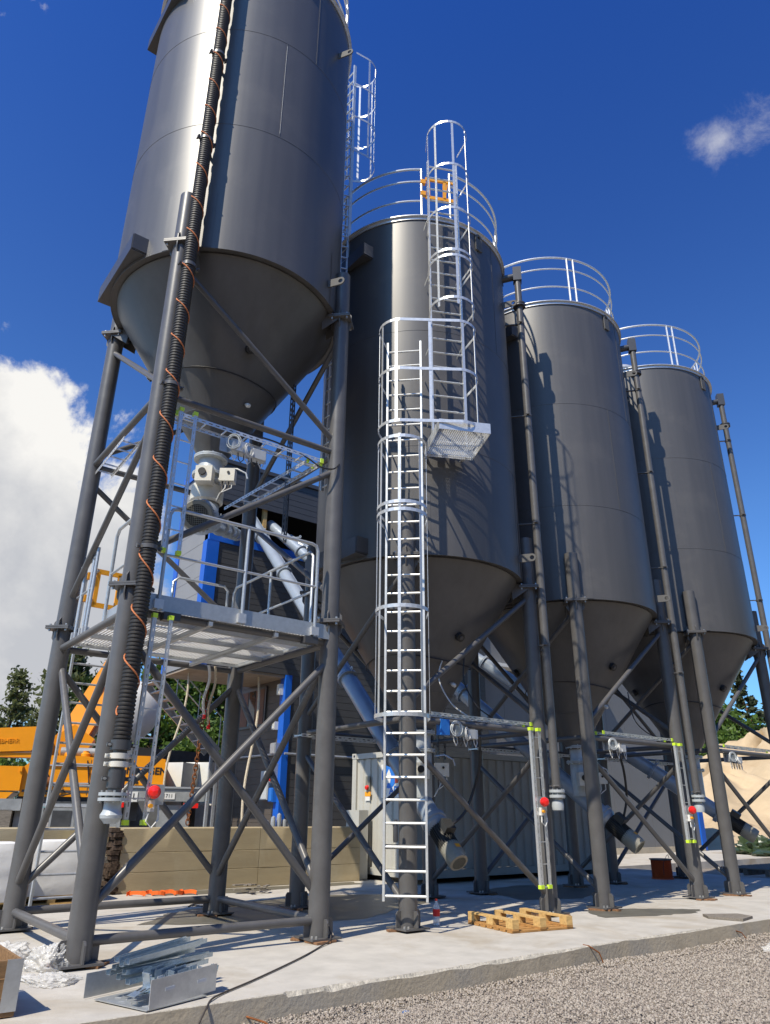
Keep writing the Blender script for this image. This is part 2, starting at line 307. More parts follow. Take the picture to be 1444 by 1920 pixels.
def text(body, loc, ax, ay, size, m, parent, name='lettering', depth=0.004, bold=0.0):
    cu_ = bpy.data.curves.new(name, 'FONT'); cu_.body = body; cu_.size = size; cu_.extrude = depth/2; cu_.offset = bold; cu_.align_x = 'CENTER'; cu_.align_y = 'CENTER'
    t = bpy.data.objects.new(name, cu_); COL.objects.link(t); dg = bpy.context.evaluated_depsgraph_get()
    me = bpy.data.meshes.new_from_object(t.evaluated_get(dg)); bpy.data.objects.remove(t)
    ax = Vector(ax).normalized(); ay = Vector(ay).normalized(); az = ax.cross(ay); o0 = org(parent)
    for v in me.vertices: v.co = Vector(loc)-o0+ax*v.co.x+ay*v.co.y+az*v.co.z
    me.materials.clear(); me.materials.append(MATS[m]); o = bpy.data.objects.new(name, me); COL.objects.link(o); o.parent = parent; return o
def arc(c, r, a0, a1, n, z=None):
    return [V(c[0]+r*math.cos(a0+(a1-a0)*i/n), c[1]+r*math.sin(a0+(a1-a0)*i/n), c[2] if z is None else z) for i in range(n+1)]

# ================================================================== THE SETTING
SLAB_T = 0.22; Y0 = -2.05
def nz1(x, s):                                   # smooth 1-D value noise
    i = math.floor(x); f = x-i; f = f*f*(3-2*f)
    h = lambda k: (math.sin(k*127.1+s*311.7)*43758.5453) % 1.0
    return h(i)*(1-f)+h(i+1)*f
def make_slab():
    xs = np.arange(-9.0, 12.5001, 0.045); n = len(xs); v = []; f = []; mi = []
    for x in xs:
        base = max(0, nz1(x*0.8, 3)-0.42)*1.4
        base *= .75
        if -2.6 < x < 1.6: base += 0.22
        if x < -3.0: base *= 0.1
        c = max(0.0, min(1.0, base*1.15))*(0.35+0.65*nz1(x*4.3, 5))*0.085+0.004*nz1(x*21, 8)
        c2 = c*(0.65+0.5*nz1(x*7.7, 9)); j = 0.006*nz1(x*9, 2)
        wv = 0.02*math.sin(x*0.9)
        v += [(x, 6.2, 0), (x, Y0+wv+0.006+c2*1.1+j, 0), (x, Y0+wv+c2*0.45+0.008*nz1(x*15, 4), -c*0.6), (x, Y0+wv, -c), (x, Y0+wv-0.004*nz1(x*2, 6), -SLAB_T-0.1)]
    for i in range(n-1):
        a = i*5; b = a+5
        for k in range(4): f.append((a+k, b+k, b+k+1, a+k+1)[::-1]); mi.append((0, 1, 1, 2)[k])
    b = len(v); v += [(-9, 6.2, -0.32), (12.5, 6.2, -0.32)]
    f += [((n-1)*5, (n-1)*5+4, b+1), ]; mi += [2]
    me = bpy.data.meshes.new('concrete_slab'); me.from_pydata(v, [], f)
    for k in ('concrete', 'rough_concrete', 'kerb_concrete'): me.materials.append(MATS[k])
    me.polygons.foreach_set('material_index', mi); me.update()
    o = bpy.data.objects.new('concrete_slab', me); COL.objects.link(o); o['kind'] = 'structure'
    import bmesh
    bm = bmesh.new(); bm.from_mesh(me); bmesh.ops.recalc_face_normals(bm, faces=bm.faces); bm.to_mesh(me); bm.free()
make_slab()
MB().add([(-1500, -1500, -SLAB_T), (1500, -1500, -SLAB_T), (1500, 1500, -SLAB_T), (-1500, 1500, -SLAB_T)], [(0, 1, 2, 3)]).build('ground', 'gravel', kind='structure')
MB().add([(4.0, 6.2, -0.004), (26, 6.2, -0.004), (26, 10.4, -0.004), (4.0, 10.4, -0.004), (4.0, 6.2, -0.3), (26, 6.2, -0.3), (26, 10.4, -0.3)], [(0, 1, 2, 3), (0, 4, 5, 1), (1, 5, 6, 2)]).build('concrete_apron', 'concrete', kind='structure')
MB().box((-23, 33.2, 0.2), (54, 53.4, 0.8)).build('yard_terrace', 'yard', kind='structure')
def puddle(pts, z=0.003):
    m = MB(); P = []
    n = 6
    for i in range(len(pts)):                    # wavy outline through the points
        a = Vector((*pts[i], 0)); b = Vector((*pts[(i+1) % len(pts)], 0))
        for k in range(n):
            p = a.lerp(b, k/n); P.append((p.x+random.uniform(-.05, .05), p.y+random.uniform(-.05, .05), z))
    m.add(P, [tuple(range(len(P)))]); m.build('wet_patch', 'wet', kind='structure')
puddle([(3.2, -0.6), (4.2, -0.95), (4.9, -1.05), (5.3, -.85), (4.9, -.5), (4.4, -0.15), (3.6, .1)])
puddle([(-2.6, 2.4), (-1.2, 1.5), (.2, 1.2), (1.4, 1.9), (2.6, 2.4), (3.2, 3.3), (1.5, 4.2), (-.6, 3.9), (-1.8, 3.3)])
puddle([(3.9, 1.6), (5.0, 1.2), (6.4, 1.8), (7.5, 2.8), (6, 3.6), (4.4, 3.2)])
puddle([(-1.0, 5.6), (.4, 5.3), (2.0, 5.6), (3.3, 5.5), (3.4, 6.1), (0, 6.12), (-1.2, 6.1)])

def make_sky_blocker():                              # unseen slope added behind the camera to cut low sky light under the silos
    m = MB(); na, nr = 120, 8
    for j in range(nr+1):
        t = j/nr
        for i in range(na+1):
            a = R_(-176+172*i/na); rad = 38+26*t; e = min(1, i/10, (na-i)/10)
            h = e*(17*min(1, t*1.6)+3.0*nz1(i*.9+j*3, 3)*min(1, t*3)+1.6*nz1(i*2.7+j, 5)*min(1, t*3))
            m.v.append((rad*math.cos(a), rad*math.sin(a)-3, -SLAB_T-.05+h))
    m.f = [(j*(na+1)+i, j*(na+1)+i+1, (j+1)*(na+1)+i+1, (j+1)*(na+1)+i) for j in range(nr) for i in range(na)]
    m.build('unseen_sky_blocker', 'forest', kind='structure', ang=20, recalc=True)
make_sky_blocker()

# loose gravel in front of the slab
def make_gravel():
    ico = np.array([(0, 0, 1), (.894, 0, .447), (.276, .851, .447), (-.724, .526, .447), (-.724, -.526, .447), (.276, -.851, .447), (.724, .526, -.447), (-.276, .851, -.447), (-.894, 0, -.447), (-.276, -.851, -.447), (.724, -.526, -.447)])
    fc = np.array([(0, 1, 2), (0, 2, 3), (0, 3, 4), (0, 4, 5), (0, 5, 1), (1, 6, 2), (2, 7, 3), (3, 8, 4), (4, 9, 5), (5, 10, 1), (2, 6, 7), (3, 7, 8), (4, 8, 9), (5, 9, 10), (1, 10, 6)])
    pts = []
    def area(x0, x1, y0, y1, dens, smin, smax):
        k = int((x1-x0)*(y1-y0)*dens)
        s = smin+(smax-smin)*rng.random(k)**2.2
        return np.column_stack([x0+(x1-x0)*rng.random(k), y0+(y1-y0)*rng.random(k), s])
    A = np.vstack([area(-4.6, -1.2, -5.0, Y0-.01, 3000, .0045, .0125), area(-1.2, 2.5, -4.4, Y0-.01, 2000, .005, .014), area(2.5, 9, -4.4, Y0-.01, 700, .008, .017), area(-4.5, 12, Y0-.16, Y0-.012, 900, .006, .016)])
    n = len(A); S = A[:, 2][:, None]*(0.7+0.6*rng.random((n, 3))); S[:, 2] *= .72
    a = rng.random(n)*6.283; c, s = np.cos(a), np.sin(a)
    loc = ico[None]*S[:, None, :]*(0.82+0.36*rng.random((n, 11, 1)))
    X = loc[..., 0]*c[:, None]-loc[..., 1]*s[:, None]+A[:, 0][:, None]; Y = loc[..., 0]*s[:, None]+loc[..., 1]*c[:, None]+A[:, 1][:, None]
    hump = 0.012*(1+np.sin(A[:, 0]*1.7)*np.sin(A[:, 1]*2.3))+np.where(A[:, 1] > Y0-.2, .035*(A[:, 1]-(Y0-.2))/.2, 0)
    Z = loc[..., 2]+(-SLAB_T+hump+.004+S[:, 2]*.35)[:, None]
    co = np.stack([X, Y, Z], -1).reshape(-1, 3); F = (fc[None]+(np.arange(n)*11)[:, None, None]).reshape(-1, 3)
    me = bpy.data.meshes.new('gravel_stones'); me.vertices.add(len(co)); me.vertices.foreach_set('co', co.ravel()); me.loops.add(F.size); me.loops.foreach_set('vertex_index', F.ravel().astype(np.int32))
    me.polygons.add(len(F)); me.polygons.foreach_set('loop_start', np.arange(0, F.size, 3, dtype=np.int32)); me.update(calc_edges=True)
    me.materials.append(MATS['stone']); o = bpy.data.objects.new('gravel_stones', me); COL.objects.link(o)
    tag(o, 'loose pinkish grey crushed gravel in front of the slab', 'gravel', kind='stuff')
make_gravel()

# ================================================================== SILOS
W = 2.73; H = W/2; RS = 1.84; PX = {1: -4.0887+H, 2: H, 3: 4+H, 4: 8+H}; CY = H
LEGR = 0.123
def gusset_legs(root, x, y, z0, name='leg'): pass
def base_assembly(leg, x, y):
    MB().box((x, y, 0.036), (0.40, 0.40, 0.020)).build('base_plate', 'leg_paint', leg)
    m = MB()
    for k in range(6):
        a = random.uniform(0, 6.28); m.box((x+0.19*math.cos(a), y+0.19*math.sin(a), 0.0125+.0005*k), (random.uniform(.14, .26), random.uniform(.07, .12), 0.019+.0006*k), random.uniform(0, 3))
    m.build('shim_pack', 'rust_shim', leg)
    g = None
    for dx, dy in ((1, 0), (-1, 0), (0, 1), (0, -1)):
        m = MB(); tx = -dy*0.009; ty = dx*0.009; r0 = LEGR-.01
        pr = [(x+dx*r0, y+dy*r0, .048), (x+dx*(r0+.085), y+dy*(r0+.085), .048), (x+dx*(r0+.085), y+dy*(r0+.085), .20), (x+dx*(r0+.06), y+dy*(r0+.06), .235), (x+dx*r0, y+dy*r0, .235)]
        m.prism([V(*p)-V(tx, ty, 0) for p in pr], (2*tx, 2*ty, 0)); m.build('gusset', 'leg_paint', leg, recalc=True)
        b = MB().tube((x+dx*.165+dy*.13, y+dy*.165+dx*.13, .044), (x+dx*.165+dy*.13, y+dy*.165+dx*.13, .075), .014, 6); b.build('anchor_bolt', 'bolt_zinc', leg)
def flange_pair(par, x, y, z, c):
    a = math.atan2(y-c[1], x-c[0])
    MB().box((x, y, z), (0.34, 0.40, 0.022), a).box((x, y, z+0.026), (0.34, 0.40, 0.022), a).build('flange_plate', 'leg_paint', par)
    for i in (-1, 1):
        for j in (-1, 1):
            ca, sa = math.cos(a), math.sin(a); px = x+ca*.12*i-sa*.165*j; py = y+sa*.12*i+ca*.165*j
            MB().tube((px, py, z-.042), (px, py, z+.062), .017, 6).build('flange_bolt', 'bolt_zinc', par)
    for da in (0, math.pi/2, math.pi, -math.pi/2):
        dx, dy = math.cos(a+da), math.sin(a+da)
        for zz, h in ((z-.011, -.16), (z+.037, .13)):
            q = MB(); tx = -dy*.008; ty = dx*.008
            q.prism([V(x+dx*.11-tx, y+dy*.11-ty, zz), V(x+dx*.165-tx, y+dy*.165-ty, zz), V(x+dx*.165-tx, y+dy*.165-ty, zz+h*.6), V(x+dx*.125-tx, y+dy*.125-ty, zz+h), V(x+dx*.11-tx, y+dy*.11-ty, zz+h)], (2*tx, 2*ty, 0))
            q.build('gusset', 'leg_paint', par, recalc=True)
def make_silo(k, label, dz=0.0, mirror=False, gap=None, pairs=(), pipe=True, filt=False):
    c = (PX[k], CY); root = thing('silo', (c[0], c[1], 0), label, 'silo', 'row of dark grey silos')
    zj = 5.13+dz; zt = 11.86+dz; zh = 2.57+dz
    # shell and hopper
    m = MB(); m.lathe([(RS-.012, zj-.05), (RS, zj-.05), (RS, zt), (RS-.01, zt)], c+(0,), n=128); shell = m.build('shell', 'silo_paint', root, ang=30)
    for zs in ([zj+1.85, zj+4.15] if dz == 0 else [zj+2.42, zj+4.62]):
        MB().lathe([(RS-.004, zs-.009), (RS+.0035, zs-.005), (RS+.0045, zs), (RS+.0035, zs+.005), (RS-.004, zs+.009)], c+(0,), n=128).build('weld_seam', 'silo_paint', shell)
    for zs0, zs1, a in ((zj, zj+1.85, -62), (zj+1.85, zj+4.15, -98), (zj+4.15, zt, -75)) if dz == 0 else ((zj, zj+2.42, -38), (zj+2.42, zj+4.62, -97.5), (zj+4.62, zt, -79)):
        ca, sa = math.cos(R_(a)), math.sin(R_(a)); MB().bar((c[0]+ca*RS, c[1]+sa*RS, zs0), (c[0]+ca*RS, c[1]+sa*RS, zs1), .010, .008).build('weld_seam', 'silo_paint', shell)
    if dz:
        ca, sa = math.cos(R_(-97.5)), math.sin(R_(-97.5)); MB().bar((c[0]+ca*(RS+.004), c[1]+sa*(RS+.004), zj+2.5), (c[0]+ca*(RS+.004), c[1]+sa*(RS+.004), zj+4.55), .007, .004).build('chalk_line', 'chalk', shell)
    m = MB(); m.lathe([(RS-.013, zj-.045), (RS-.11, zj-.03), (RS-.10, zj-.06), (.17, zh), (.165, zh-.02)], c+(0,), n=96); hop = m.build('hopper', 'silo_paint', root, ang=25)
    for zz in (zh+.62,):
        r = .17+(zz-zh)/(zj-.06-zh)*(RS-.27); MB().lathe([(r+.002, zz-.008), (r+.008, zz), (r+.008, zz+.004), (r+.010, zz+.01)], c+(0,), n=64).build('weld_seam', 'silo_paint', hop)
    rp = .17+1.12/(zj-.06-zh)*(RS-.27)
    MB().path([(c[0]+(rp+.02)*math.cos(t), c[1]+(rp+.02)*math.sin(t), zh+1.12+.06*math.sin(t*2+1)-.012) for t in np.linspace(0, 6.283, 49)[:-1]], .011, 6, True).build('hopper_cable', 'black_plastic', hop)
    # inspection boss on the hopper
    sl_ = math.atan2(RS-.27, zj-.06-zh)
    for a in (-93, 150, 30):
        zb = zh+1.45; r = .17+1.45/(zj-.06-zh)*(RS-.27); ca, sa = math.cos(R_(a)), math.sin(R_(a)); nrm = V(ca*math.cos(sl_), sa*math.cos(sl_), -math.sin(sl_)); p = V(c[0]+ca*r, c[1]+sa*r, zb)
        b = MB().tube(p-nrm*.02, p+nrm*.07, .075, 8).build('inspection_port', 'black_plastic', hop)
        MB().tube(p+nrm*.068, p+nrm*.085, .035, 8).build('port_plug', 'dark_paint', hop)
    a = 40 if dz == 0 else -28
    # roof, rim, rails
    MB().lathe([(RS-.01, zt-.005), (RS-.3, zt+.02), (0.02, zt+.33)], c+(0,), n=64, capt=True).build('roof', 'galv_dull', root)
    MB().lathe([(RS+.004, zt-.05), (RS+.022, zt-.05), (RS+.022, zt+.012), (RS+.06, zt+.016), (RS+.06, zt+.03), (RS-.02, zt+.03), (RS-.02, zt-.01)], c+(0,), n=128).build('roof_rim', 'galv_bright', root)
    rr = RS-.06
    if gap: a0, a1 = R_(gap[1]), R_(gap[0]+360)
    else: a0, a1 = R_(-114), R_(246)
    for zz, r in ((1.28, .024), (.96, .018), (.46, .018)):
        pts = arc((c[0], c[1], 0), rr, a0, a1, 96, zt+.03+zz)
        if gap: MB().path(pts, r, 10).build('rail', 'galv_bright', root)
        else: MB().path(pts[:-1], r, 10, True).build('rail', 'galv_bright', root)
    for a in pairs:
        x, y = c[0]+rr*math.cos(R_(a)), c[1]+rr*math.sin(R_(a)); po = MB().tube((x, y, zt+.03), (x, y, zt+1.31), .024, 10).build('railing_post', 'galv_bright', root)
        MB().box((x, y, zt+.036), (.11, .11, .012), R_(a)).build('post_foot', 'galv_bright', po)
    # leg stubs, legs, braces
    L4 = [(c[0]-H, c[1]-H), (c[0]+H, c[1]-H), (c[0]+H, c[1]+H), (c[0]-H, c[1]+H)]
    for i, (x, y) in enumerate(L4):
        st = MB().tube((x, y, 5.04+dz), (x, y, 5.93+dz), LEGR, 24).build('leg_stub', 'leg_paint', root)
        a = math.atan2(y-c[1], x-c[0])
        m = MB(); rr2 = RS+.006; t0, t1 = a-.2, a+.2
        vs = [(c[0]+rr2*math.cos(t0+(t1-t0)*q/10), c[1]+rr2*math.sin(t0+(t1-t0)*q/10), z) for z in (zj-.04, zj+1.0) for q in range(11)]
        m.add(vs, [(q, q+1, q+12, q+11) for q in range(10)]); m.build('doubler_plate', 'silo_paint', root)
        flange_pair(st, x, y, 5.0+dz, c)
        # triangular bracket webs from stub to hopper rim
        m = MB(); dx, dy = math.cos(a), math.sin(a)
        for s_ in (-1, 1):
            ox, oy = -dy*.15*s_, dx*.15*s_
            m.prism([V(x+ox-dx*.3, y+oy-dy*.3, zj-.06), V(x+ox+dx*.1, y+oy+dy*.1, 5.04+dz), V(x+ox-dx*.28, y+oy-dy*.28, 5.04+dz-.26)], V(-dy*.012, dx*.012, 0))
        m.build('bracket_web', 'leg_paint', st, recalc=True)
        lg = MB().tube((x, y, (0.046 if dz == 0 else 3.79)), (x, y, 4.99+dz), LEGR, 24).build('leg', 'leg_paint', root)
        if dz == 0: base_assembly(lg, x, y)
    faces = [(0, 1), (1, 2), (2, 3), (3, 0)]
    for l_, r_ in faces:
        A = L4[l_]; B = L4[r_]
        def seg(za, zb, rad=.043):
            p = V(A[0], A[1], za); q = V(B[0], B[1], zb); d = (q-p).normalized(); MB().tube(p+d*.09, q-d*.09, rad, 14).build('brace', 'leg_paint', root)
        seg(2.61+dz, 2.61+dz, .045)
        if not mirror: seg(2.84+dz, 4.86+dz); seg(2.30+dz, .24+dz)
        else: seg(4.72+dz, 2.76+dz); seg(.42+dz, 2.32+dz)
    # transport saddles on the west side, lifting lugs
    for zz in (5.28+dz, 11.2+dz):
        m = MB(); x = c[0]-RS-.03
        m.box((x-.02, c[1], zz), (.02, 1.5, .26)).box((x+.12, c[1]-.76, zz), (.28, .02, .26)).box((x+.12, c[1]+.76, zz), (.28, .02, .26)).box((x+.10, c[1], zz-.14), (.26, 1.5, .018)); m.build('saddle', 'dark_paint', root)
    def lug(a, z, ln, ht, vert=False):
        ca, sa = math.cos(R_(a)), math.sin(R_(a)); m = MB(); n = 14
        u = V(0, 0, 1) if vert else V(ca, sa, 0); v_ = V(ca, sa, 0) if vert else V(0, 0, 1); p = V(c[0]+ca*(RS-.01), c[1]+sa*(RS-.01), z); t = V(-sa, ca, 0)
        if vert: p = p+V(ca, sa, 0)*.03; v_ = t; t = V(ca, sa, 0)
        cc = p+u*(ln-ht/2); out = []; inn = []
        for q in range(n):
            th = 2*math.pi*q/n; du, dv = math.cos(th), math.sin(th)
            inn.append(cc+u*(du*.038)+v_*(dv*.038))
            if du >= -1e-6: out.append(cc+u*(du*ht/2)+v_*(dv*ht/2))
            else: out.append(p+u*max(0, (ln-ht/2)*(1+1.6*du))+v_*(math.copysign(ht/2, dv) if abs(dv) > .1 else 0))
        vs = [q_-t*.011 for q_ in out+inn]+[q_+t*.011 for q_ in out+inn]; f = []
        for q in range(n):
            r_ = (q+1) % n; f += [(q, r_, n+r_, n+q), (2*n+q, 3*n+q, 3*n+r_, 2*n+r_), (q, 2*n+q, 2*n+r_, r_), (n+q, n+r_, 3*n+r_, 3*n+q)]
        m.add(vs, f); m.build('lifting_lug', 'lug_paint', root, recalc=True)
    lug(-88, zt-.42, .40, .17, True)
    for zz in (5.42+dz, 10.75+dz): lug(-59, zz, .30, .14)
    # filling pipe clamped to the right front leg
    if pipe:
        x, y = c[0]+1.475, c[1]-1.565; fp = MB().tube((x, y, 1.72), (x, y, 11.62), .068, 18).build('fill_pipe', 'leg_paint', root)
        u = V(c[0]-x, c[1]-y, 0).normalized()
        m = MB().lathe([(.07, 1.62), (.125, 1.62), (.125, 1.66), (.075, 1.665), (.075, 1.69), (.125, 1.695), (.125, 1.735), (.07, 1.735)], (x, y, 0), n=24); m.lathe([(.0, 1.44), (.085, 1.44), (.095, 1.50), (.085, 1.56), (.062, 1.58), (.062, 1.63)], (x, y, 0), n=24); cp = m.build('hose_coupling', 'valve_grey', fp)
        for q in range(8):
            t = q*math.pi/4; MB().tube((x+.103*math.cos(t), y+.103*math.sin(t), 1.605), (x+.103*math.cos(t), y+.103*math.sin(t), 1.75), .009, 6).build('flange_bolt', 'bolt_zinc', fp)
        MB().lathe([(.07, 10.97), (.125, 10.97), (.125, 11.0), (.075, 11.004), (.075, 11.016), (.125, 11.02), (.125, 11.05), (.07, 11.05)], (x, y, 0), n=24).build('pipe_flange', 'dark_paint', fp)
        for q in range(8):
            t = q*math.pi/4; MB().tube((x+.103*math.cos(t), y+.103*math.sin(t), 10.955), (x+.103*math.cos(t), y+.103*math.sin(t), 11.065), .012, 6).build('flange_bolt', 'dark_paint', fp)
        m = MB().box((x, y, 11.79), (.17, .17, .34), math.atan2(u.y, u.x)); m.tube(V(x, y, 11.76)+u*.05, V(x, y, 11.70)+u*.42, .075, 14); m.build('pipe_head', 'dark_paint', fp)
        MB().path([V(x, y, 11.55)+u*.3, V(x, y, 11.75)+u*.32, V(x, y, 12.0)+u*.25, V(x, y, 12.15)+u*.42, V(x, y, 12.1)+u*.6], .012, 6).build('head_cable', 'black_plastic', fp)
        for zz in (10.55, 8.42, 6.2, 4.0, 1.79):
            m = MB().lathe([(.070, zz-.022), (.077, zz-.022), (.077, zz+.022), (.070, zz+.022)], (x, y, 0), n=18)
            e = .33 if zz > 5 else .12
            m.bar(V(x, y, zz)+u*.075, V(x, y, zz)+u*e, .05, .014); tt = V(-u.y, u.x, 0)
            for s_ in (-1, 1): m.tube(V(x, y, zz)+tt*(.095*s_)-u*.03, V(x, y, zz)+tt*(.095*s_)+u*.05, .011, 6); m.bar(V(x, y, zz)+tt*(.07*s_), V(x, y, zz)+tt*(.112*s_), .05, .012)
            m.build('pipe_clamp', 'leg_paint', fp)
    if filt:
        fx, fy = c[0]-1.05, c[1]-.25
        MB().lathe([(.42, zt+.0), (.42, zt+.42), (.45, zt+.42), (.45, zt+.46), (.40, zt+.52), (.0, zt+.60)], (fx, fy, 0), n=36).build('dust_filter', 'galv_bright', root)
    return root
PR = (-116.5, -111.5, -41.5, -36.5, 33.5, 38.5, 108.5, 113.5, 178, 183)
s1 = make_silo(1, 'raised dark grey silo on a tall braced frame, nearest on the left', 3.74, True, None, (-116.5, -40, 34, 110, 180), pipe=False)
s2 = make_silo(2, 'dark grey silo behind the caged ladder with shadows across its wall', 0, False, (-125.5, -107), (-125.5, -107, -34, -39, 38, 43, 112, 178, 183))
s3 = make_silo(3, 'dark grey silo in the middle of the row, second from the right', 0, False, None, PR)
index_kids()
s4 = copy_tree(s3); s4.location.x = PX[4]; s4['label'] = 'farthest dark grey silo at the right end of the row'
fx, fy, zt = PX[4]-1.05, CY-.25, 11.86
MB().lathe([(.42, zt+.0), (.42, zt+.36), (.45, zt+.36), (.45, zt+.40), (.40, zt+.46), (.0, zt+.54)], (fx, fy, 0), n=36).build('dust_filter', 'galv_bright', s4)

# ---- support frame that lifts the left silo
def support_frame():
    c = (PX[1], CY); root = thing('support_frame', (c[0], c[1], 0), 'dark grey braced pipe frame under the raised silo', 'steel frame')
    L4 = [(c[0]-H, c[1]-H), (c[0]+H, c[1]-H), (c[0]+H, c[1]+H), (c[0]-H, c[1]+H)]
    for x, y in L4:
        lg = MB().tube((x, y, .046), (x, y, 3.73), LEGR+.002, 24).build('leg', 'leg_paint', root); base_assembly(lg, x, y); flange_pair(lg, x, y, 3.745, c)
    for i in range(4):
        A = L4[i]; B = L4[(i+1) % 4]
        def seg(za, zb, rad, push=0):
            p = V(A[0], A[1], za); q = V(B[0], B[1], zb); d = (q-p).normalized(); n_ = V((A[0]+B[0])/2-c[0], (A[1]+B[1])/2-c[1], 0).normalized()*push
            MB().tube(p+d*.09+n_, q-d*.09+n_, rad, 16).build('brace', 'leg_paint', root)
        seg(.215, .215, .047); seg(3.48, 3.48, .047); seg(.46, 3.26, .046, .02); seg(3.26, .46, .046, -.045)
    # eye plate on the rear left leg
    return root
support_frame()

# ================================================================== LADDERS AND PLATFORMS
def strip(m, pts, wdt, thk, wv=(0, 0, 1)):        # flat bar bent along a polyline: width along wv
    for i in range(len(pts)-1): m.bar(Vector(pts[i]), Vector(pts[i+1])+(Vector(pts[i+1])-Vector(pts[i])).normalized()*.004, thk, wdt, wv)
    return m
def ladder_axes(k, ang, r):
    a = R_(ang); er = V(math.cos(a), math.sin(a), 0); et = V(-math.sin(a), math.cos(a), 0); return V(PX[k], CY, 0)+er*r, er, et
def hoop_pts(p, er, et, z, half=.31, rad=.37, n=16):
    o = p+er*.36; pts = [p-et*half+V(0, 0, z)]
    for i in range(n+1):
        t = -math.pi*.56+math.pi*1.12*i/n; pts.append(o+er*(rad*math.cos(t))+et*(rad*math.sin(t))+V(0, 0, z))
    pts.append(p+et*half+V(0, 0, z)); return pts
def caged_ladder(k, ang, r, z0, z1, hoops, bars, label, rung=.28, wid=.275, standoffs=()):
    p, er, et = ladder_axes(k, ang, r); root = thing('caged_ladder', p+V(0, 0, z0), label, 'ladder', 'caged access ladders')
    for s in (-1, 1): MB().bar(p+et*(wid*s)+V(0, 0, z0), p+et*(wid*s)+V(0, 0, z1), .030, .062, er).build('stile', 'alu', root)
    n = int((z1-z0-.1)/rung); first = None
    for i in range(n+1):
        z = z0+.06+i*rung
        if first is None: first = MB().tube(p-et*(wid-.014)+V(0, 0, z), p+et*(wid-.014)+V(0, 0, z), .0165, 8).build('rung', 'alu', root); zf = z
        else: dup(first, (0, 0, z-zf))
    hm = None
    for z in hoops:
        if hm is None: m = MB(); strip(m, hoop_pts(p, er, et, z), .05, .006); hm = m.build('cage_hoop', 'galv_bright', root); zh = z
        else: dup(hm, (0, 0, z-zh))
    o = p+er*.36
    for zb0, zb1, angs in bars:
        for t in angs:
            t = R_(t); q = o+er*(.364*math.cos(t))+et*(.364*math.sin(t)); d = er*math.cos(t)+et*math.sin(t)
            MB().bar(q+V(0, 0, zb0), q+V(0, 0, zb1), .042, .005, d).build('cage_bar', 'galv_bright', root)
    for z, e in standoffs:
        for s in (-1, 1): MB().bar(p+et*(wid*s)+V(0, 0, z), p+et*(wid*s*1.0)-er*e+V(0, 0, z), .008, .05).build('standoff_bracket', 'galv', root)
    return root, p, er, et
A5 = (-92, -52, 0, 52, 92)
LD1, p1, er1, et1 = caged_ladder(2, -135, 2.25, .36, 8.72, (2.55, 3.97, 5.38, 5.50, 6.56), [(2.53, 5.52, A5), (5.36, 6.60, A5)], 'lower galvanised caged ladder reaching down to the slab at the second silo', standoffs=((8.3, .36), (6.9, .36), (5.6, .36)))
LD2, p2, er2, et2 = caged_ladder(2, -116.5, 2.25, 6.78, 12.85, (9.13, 10.0, 10.12, 11.04, 12.06, 13.10), [(10.0, 13.12, A5), (9.0, 10.14, A5)], 'upper galvanised caged ladder rising above the railing of the second silo', standoffs=((7.3, .36), (8.7, .36), (10.2, .36), (11.5, .36)))
# wide hoops that join both cages beside the rest platform
def wide_hoops():
    o1 = p1+er1*.36; o2 = p2+er2*.36
    for z in (6.82, 7.74, 8.66):
        pts = [p1+et1*.31*(-1)*-1+V(0, 0, z)]
        pts = [p1-et1*-.0+V(0, 0, z)]; pts = []
        left = -1                                  # et points clockwise-left of the view; ladder two lies on +et side
        for i in range(9): t = -math.pi*.56+(math.pi*.56)*i/8; pts.append(o1+er1*(.37*math.cos(t))+et1*(.37*math.sin(t))+V(0, 0, z))
        for i in range(9): t = (math.pi*.56)*i/8; pts.append(o2+er2*(.37*math.cos(t))+et2*(.37*math.sin(t))+V(0, 0, z))
        pts = [p1-et1*.31+V(0, 0, z)]+pts+[p2+et2*.31+V(0, 0, z)]
        m = MB(); strip(m, pts, .05, .006); m.build('cage_hoop', 'galv_bright', LD2)
    for o, er, et, angs in ((o1, er1, et1, (-92, -52, -8)), (o2, er2, et2, (8, 52, 92))):
        for t in angs:
            t = R_(t); q = o+er*(.364*math.cos(t))+et*(.364*math.sin(t)); d = er*math.cos(t)+et*math.sin(t)
            MB().bar(q+V(0, 0, 6.80), q+V(0, 0, 8.68), .042, .005, d).build('cage_bar', 'galv_bright', LD2)
    q = (o1+er1*.364+o2+er2*.364)/2; MB().bar(q+V(0, 0, 6.80), q+V(0, 0, 8.68), .042, .005, er1+er2).build('cage_bar', 'galv_bright', LD2)
wide_hoops()
LD0, p0_, er0, et0 = caged_ladder(1, 3, 2.25, 6.6, 16.9, (14.3, 15.3, 16.3, 17.3), [(14.28, 17.32, A5)], 'caged ladder showing past the right edge of the raised silo', standoffs=((9.6, .36), (12.0, .36), (14.4, .36)))

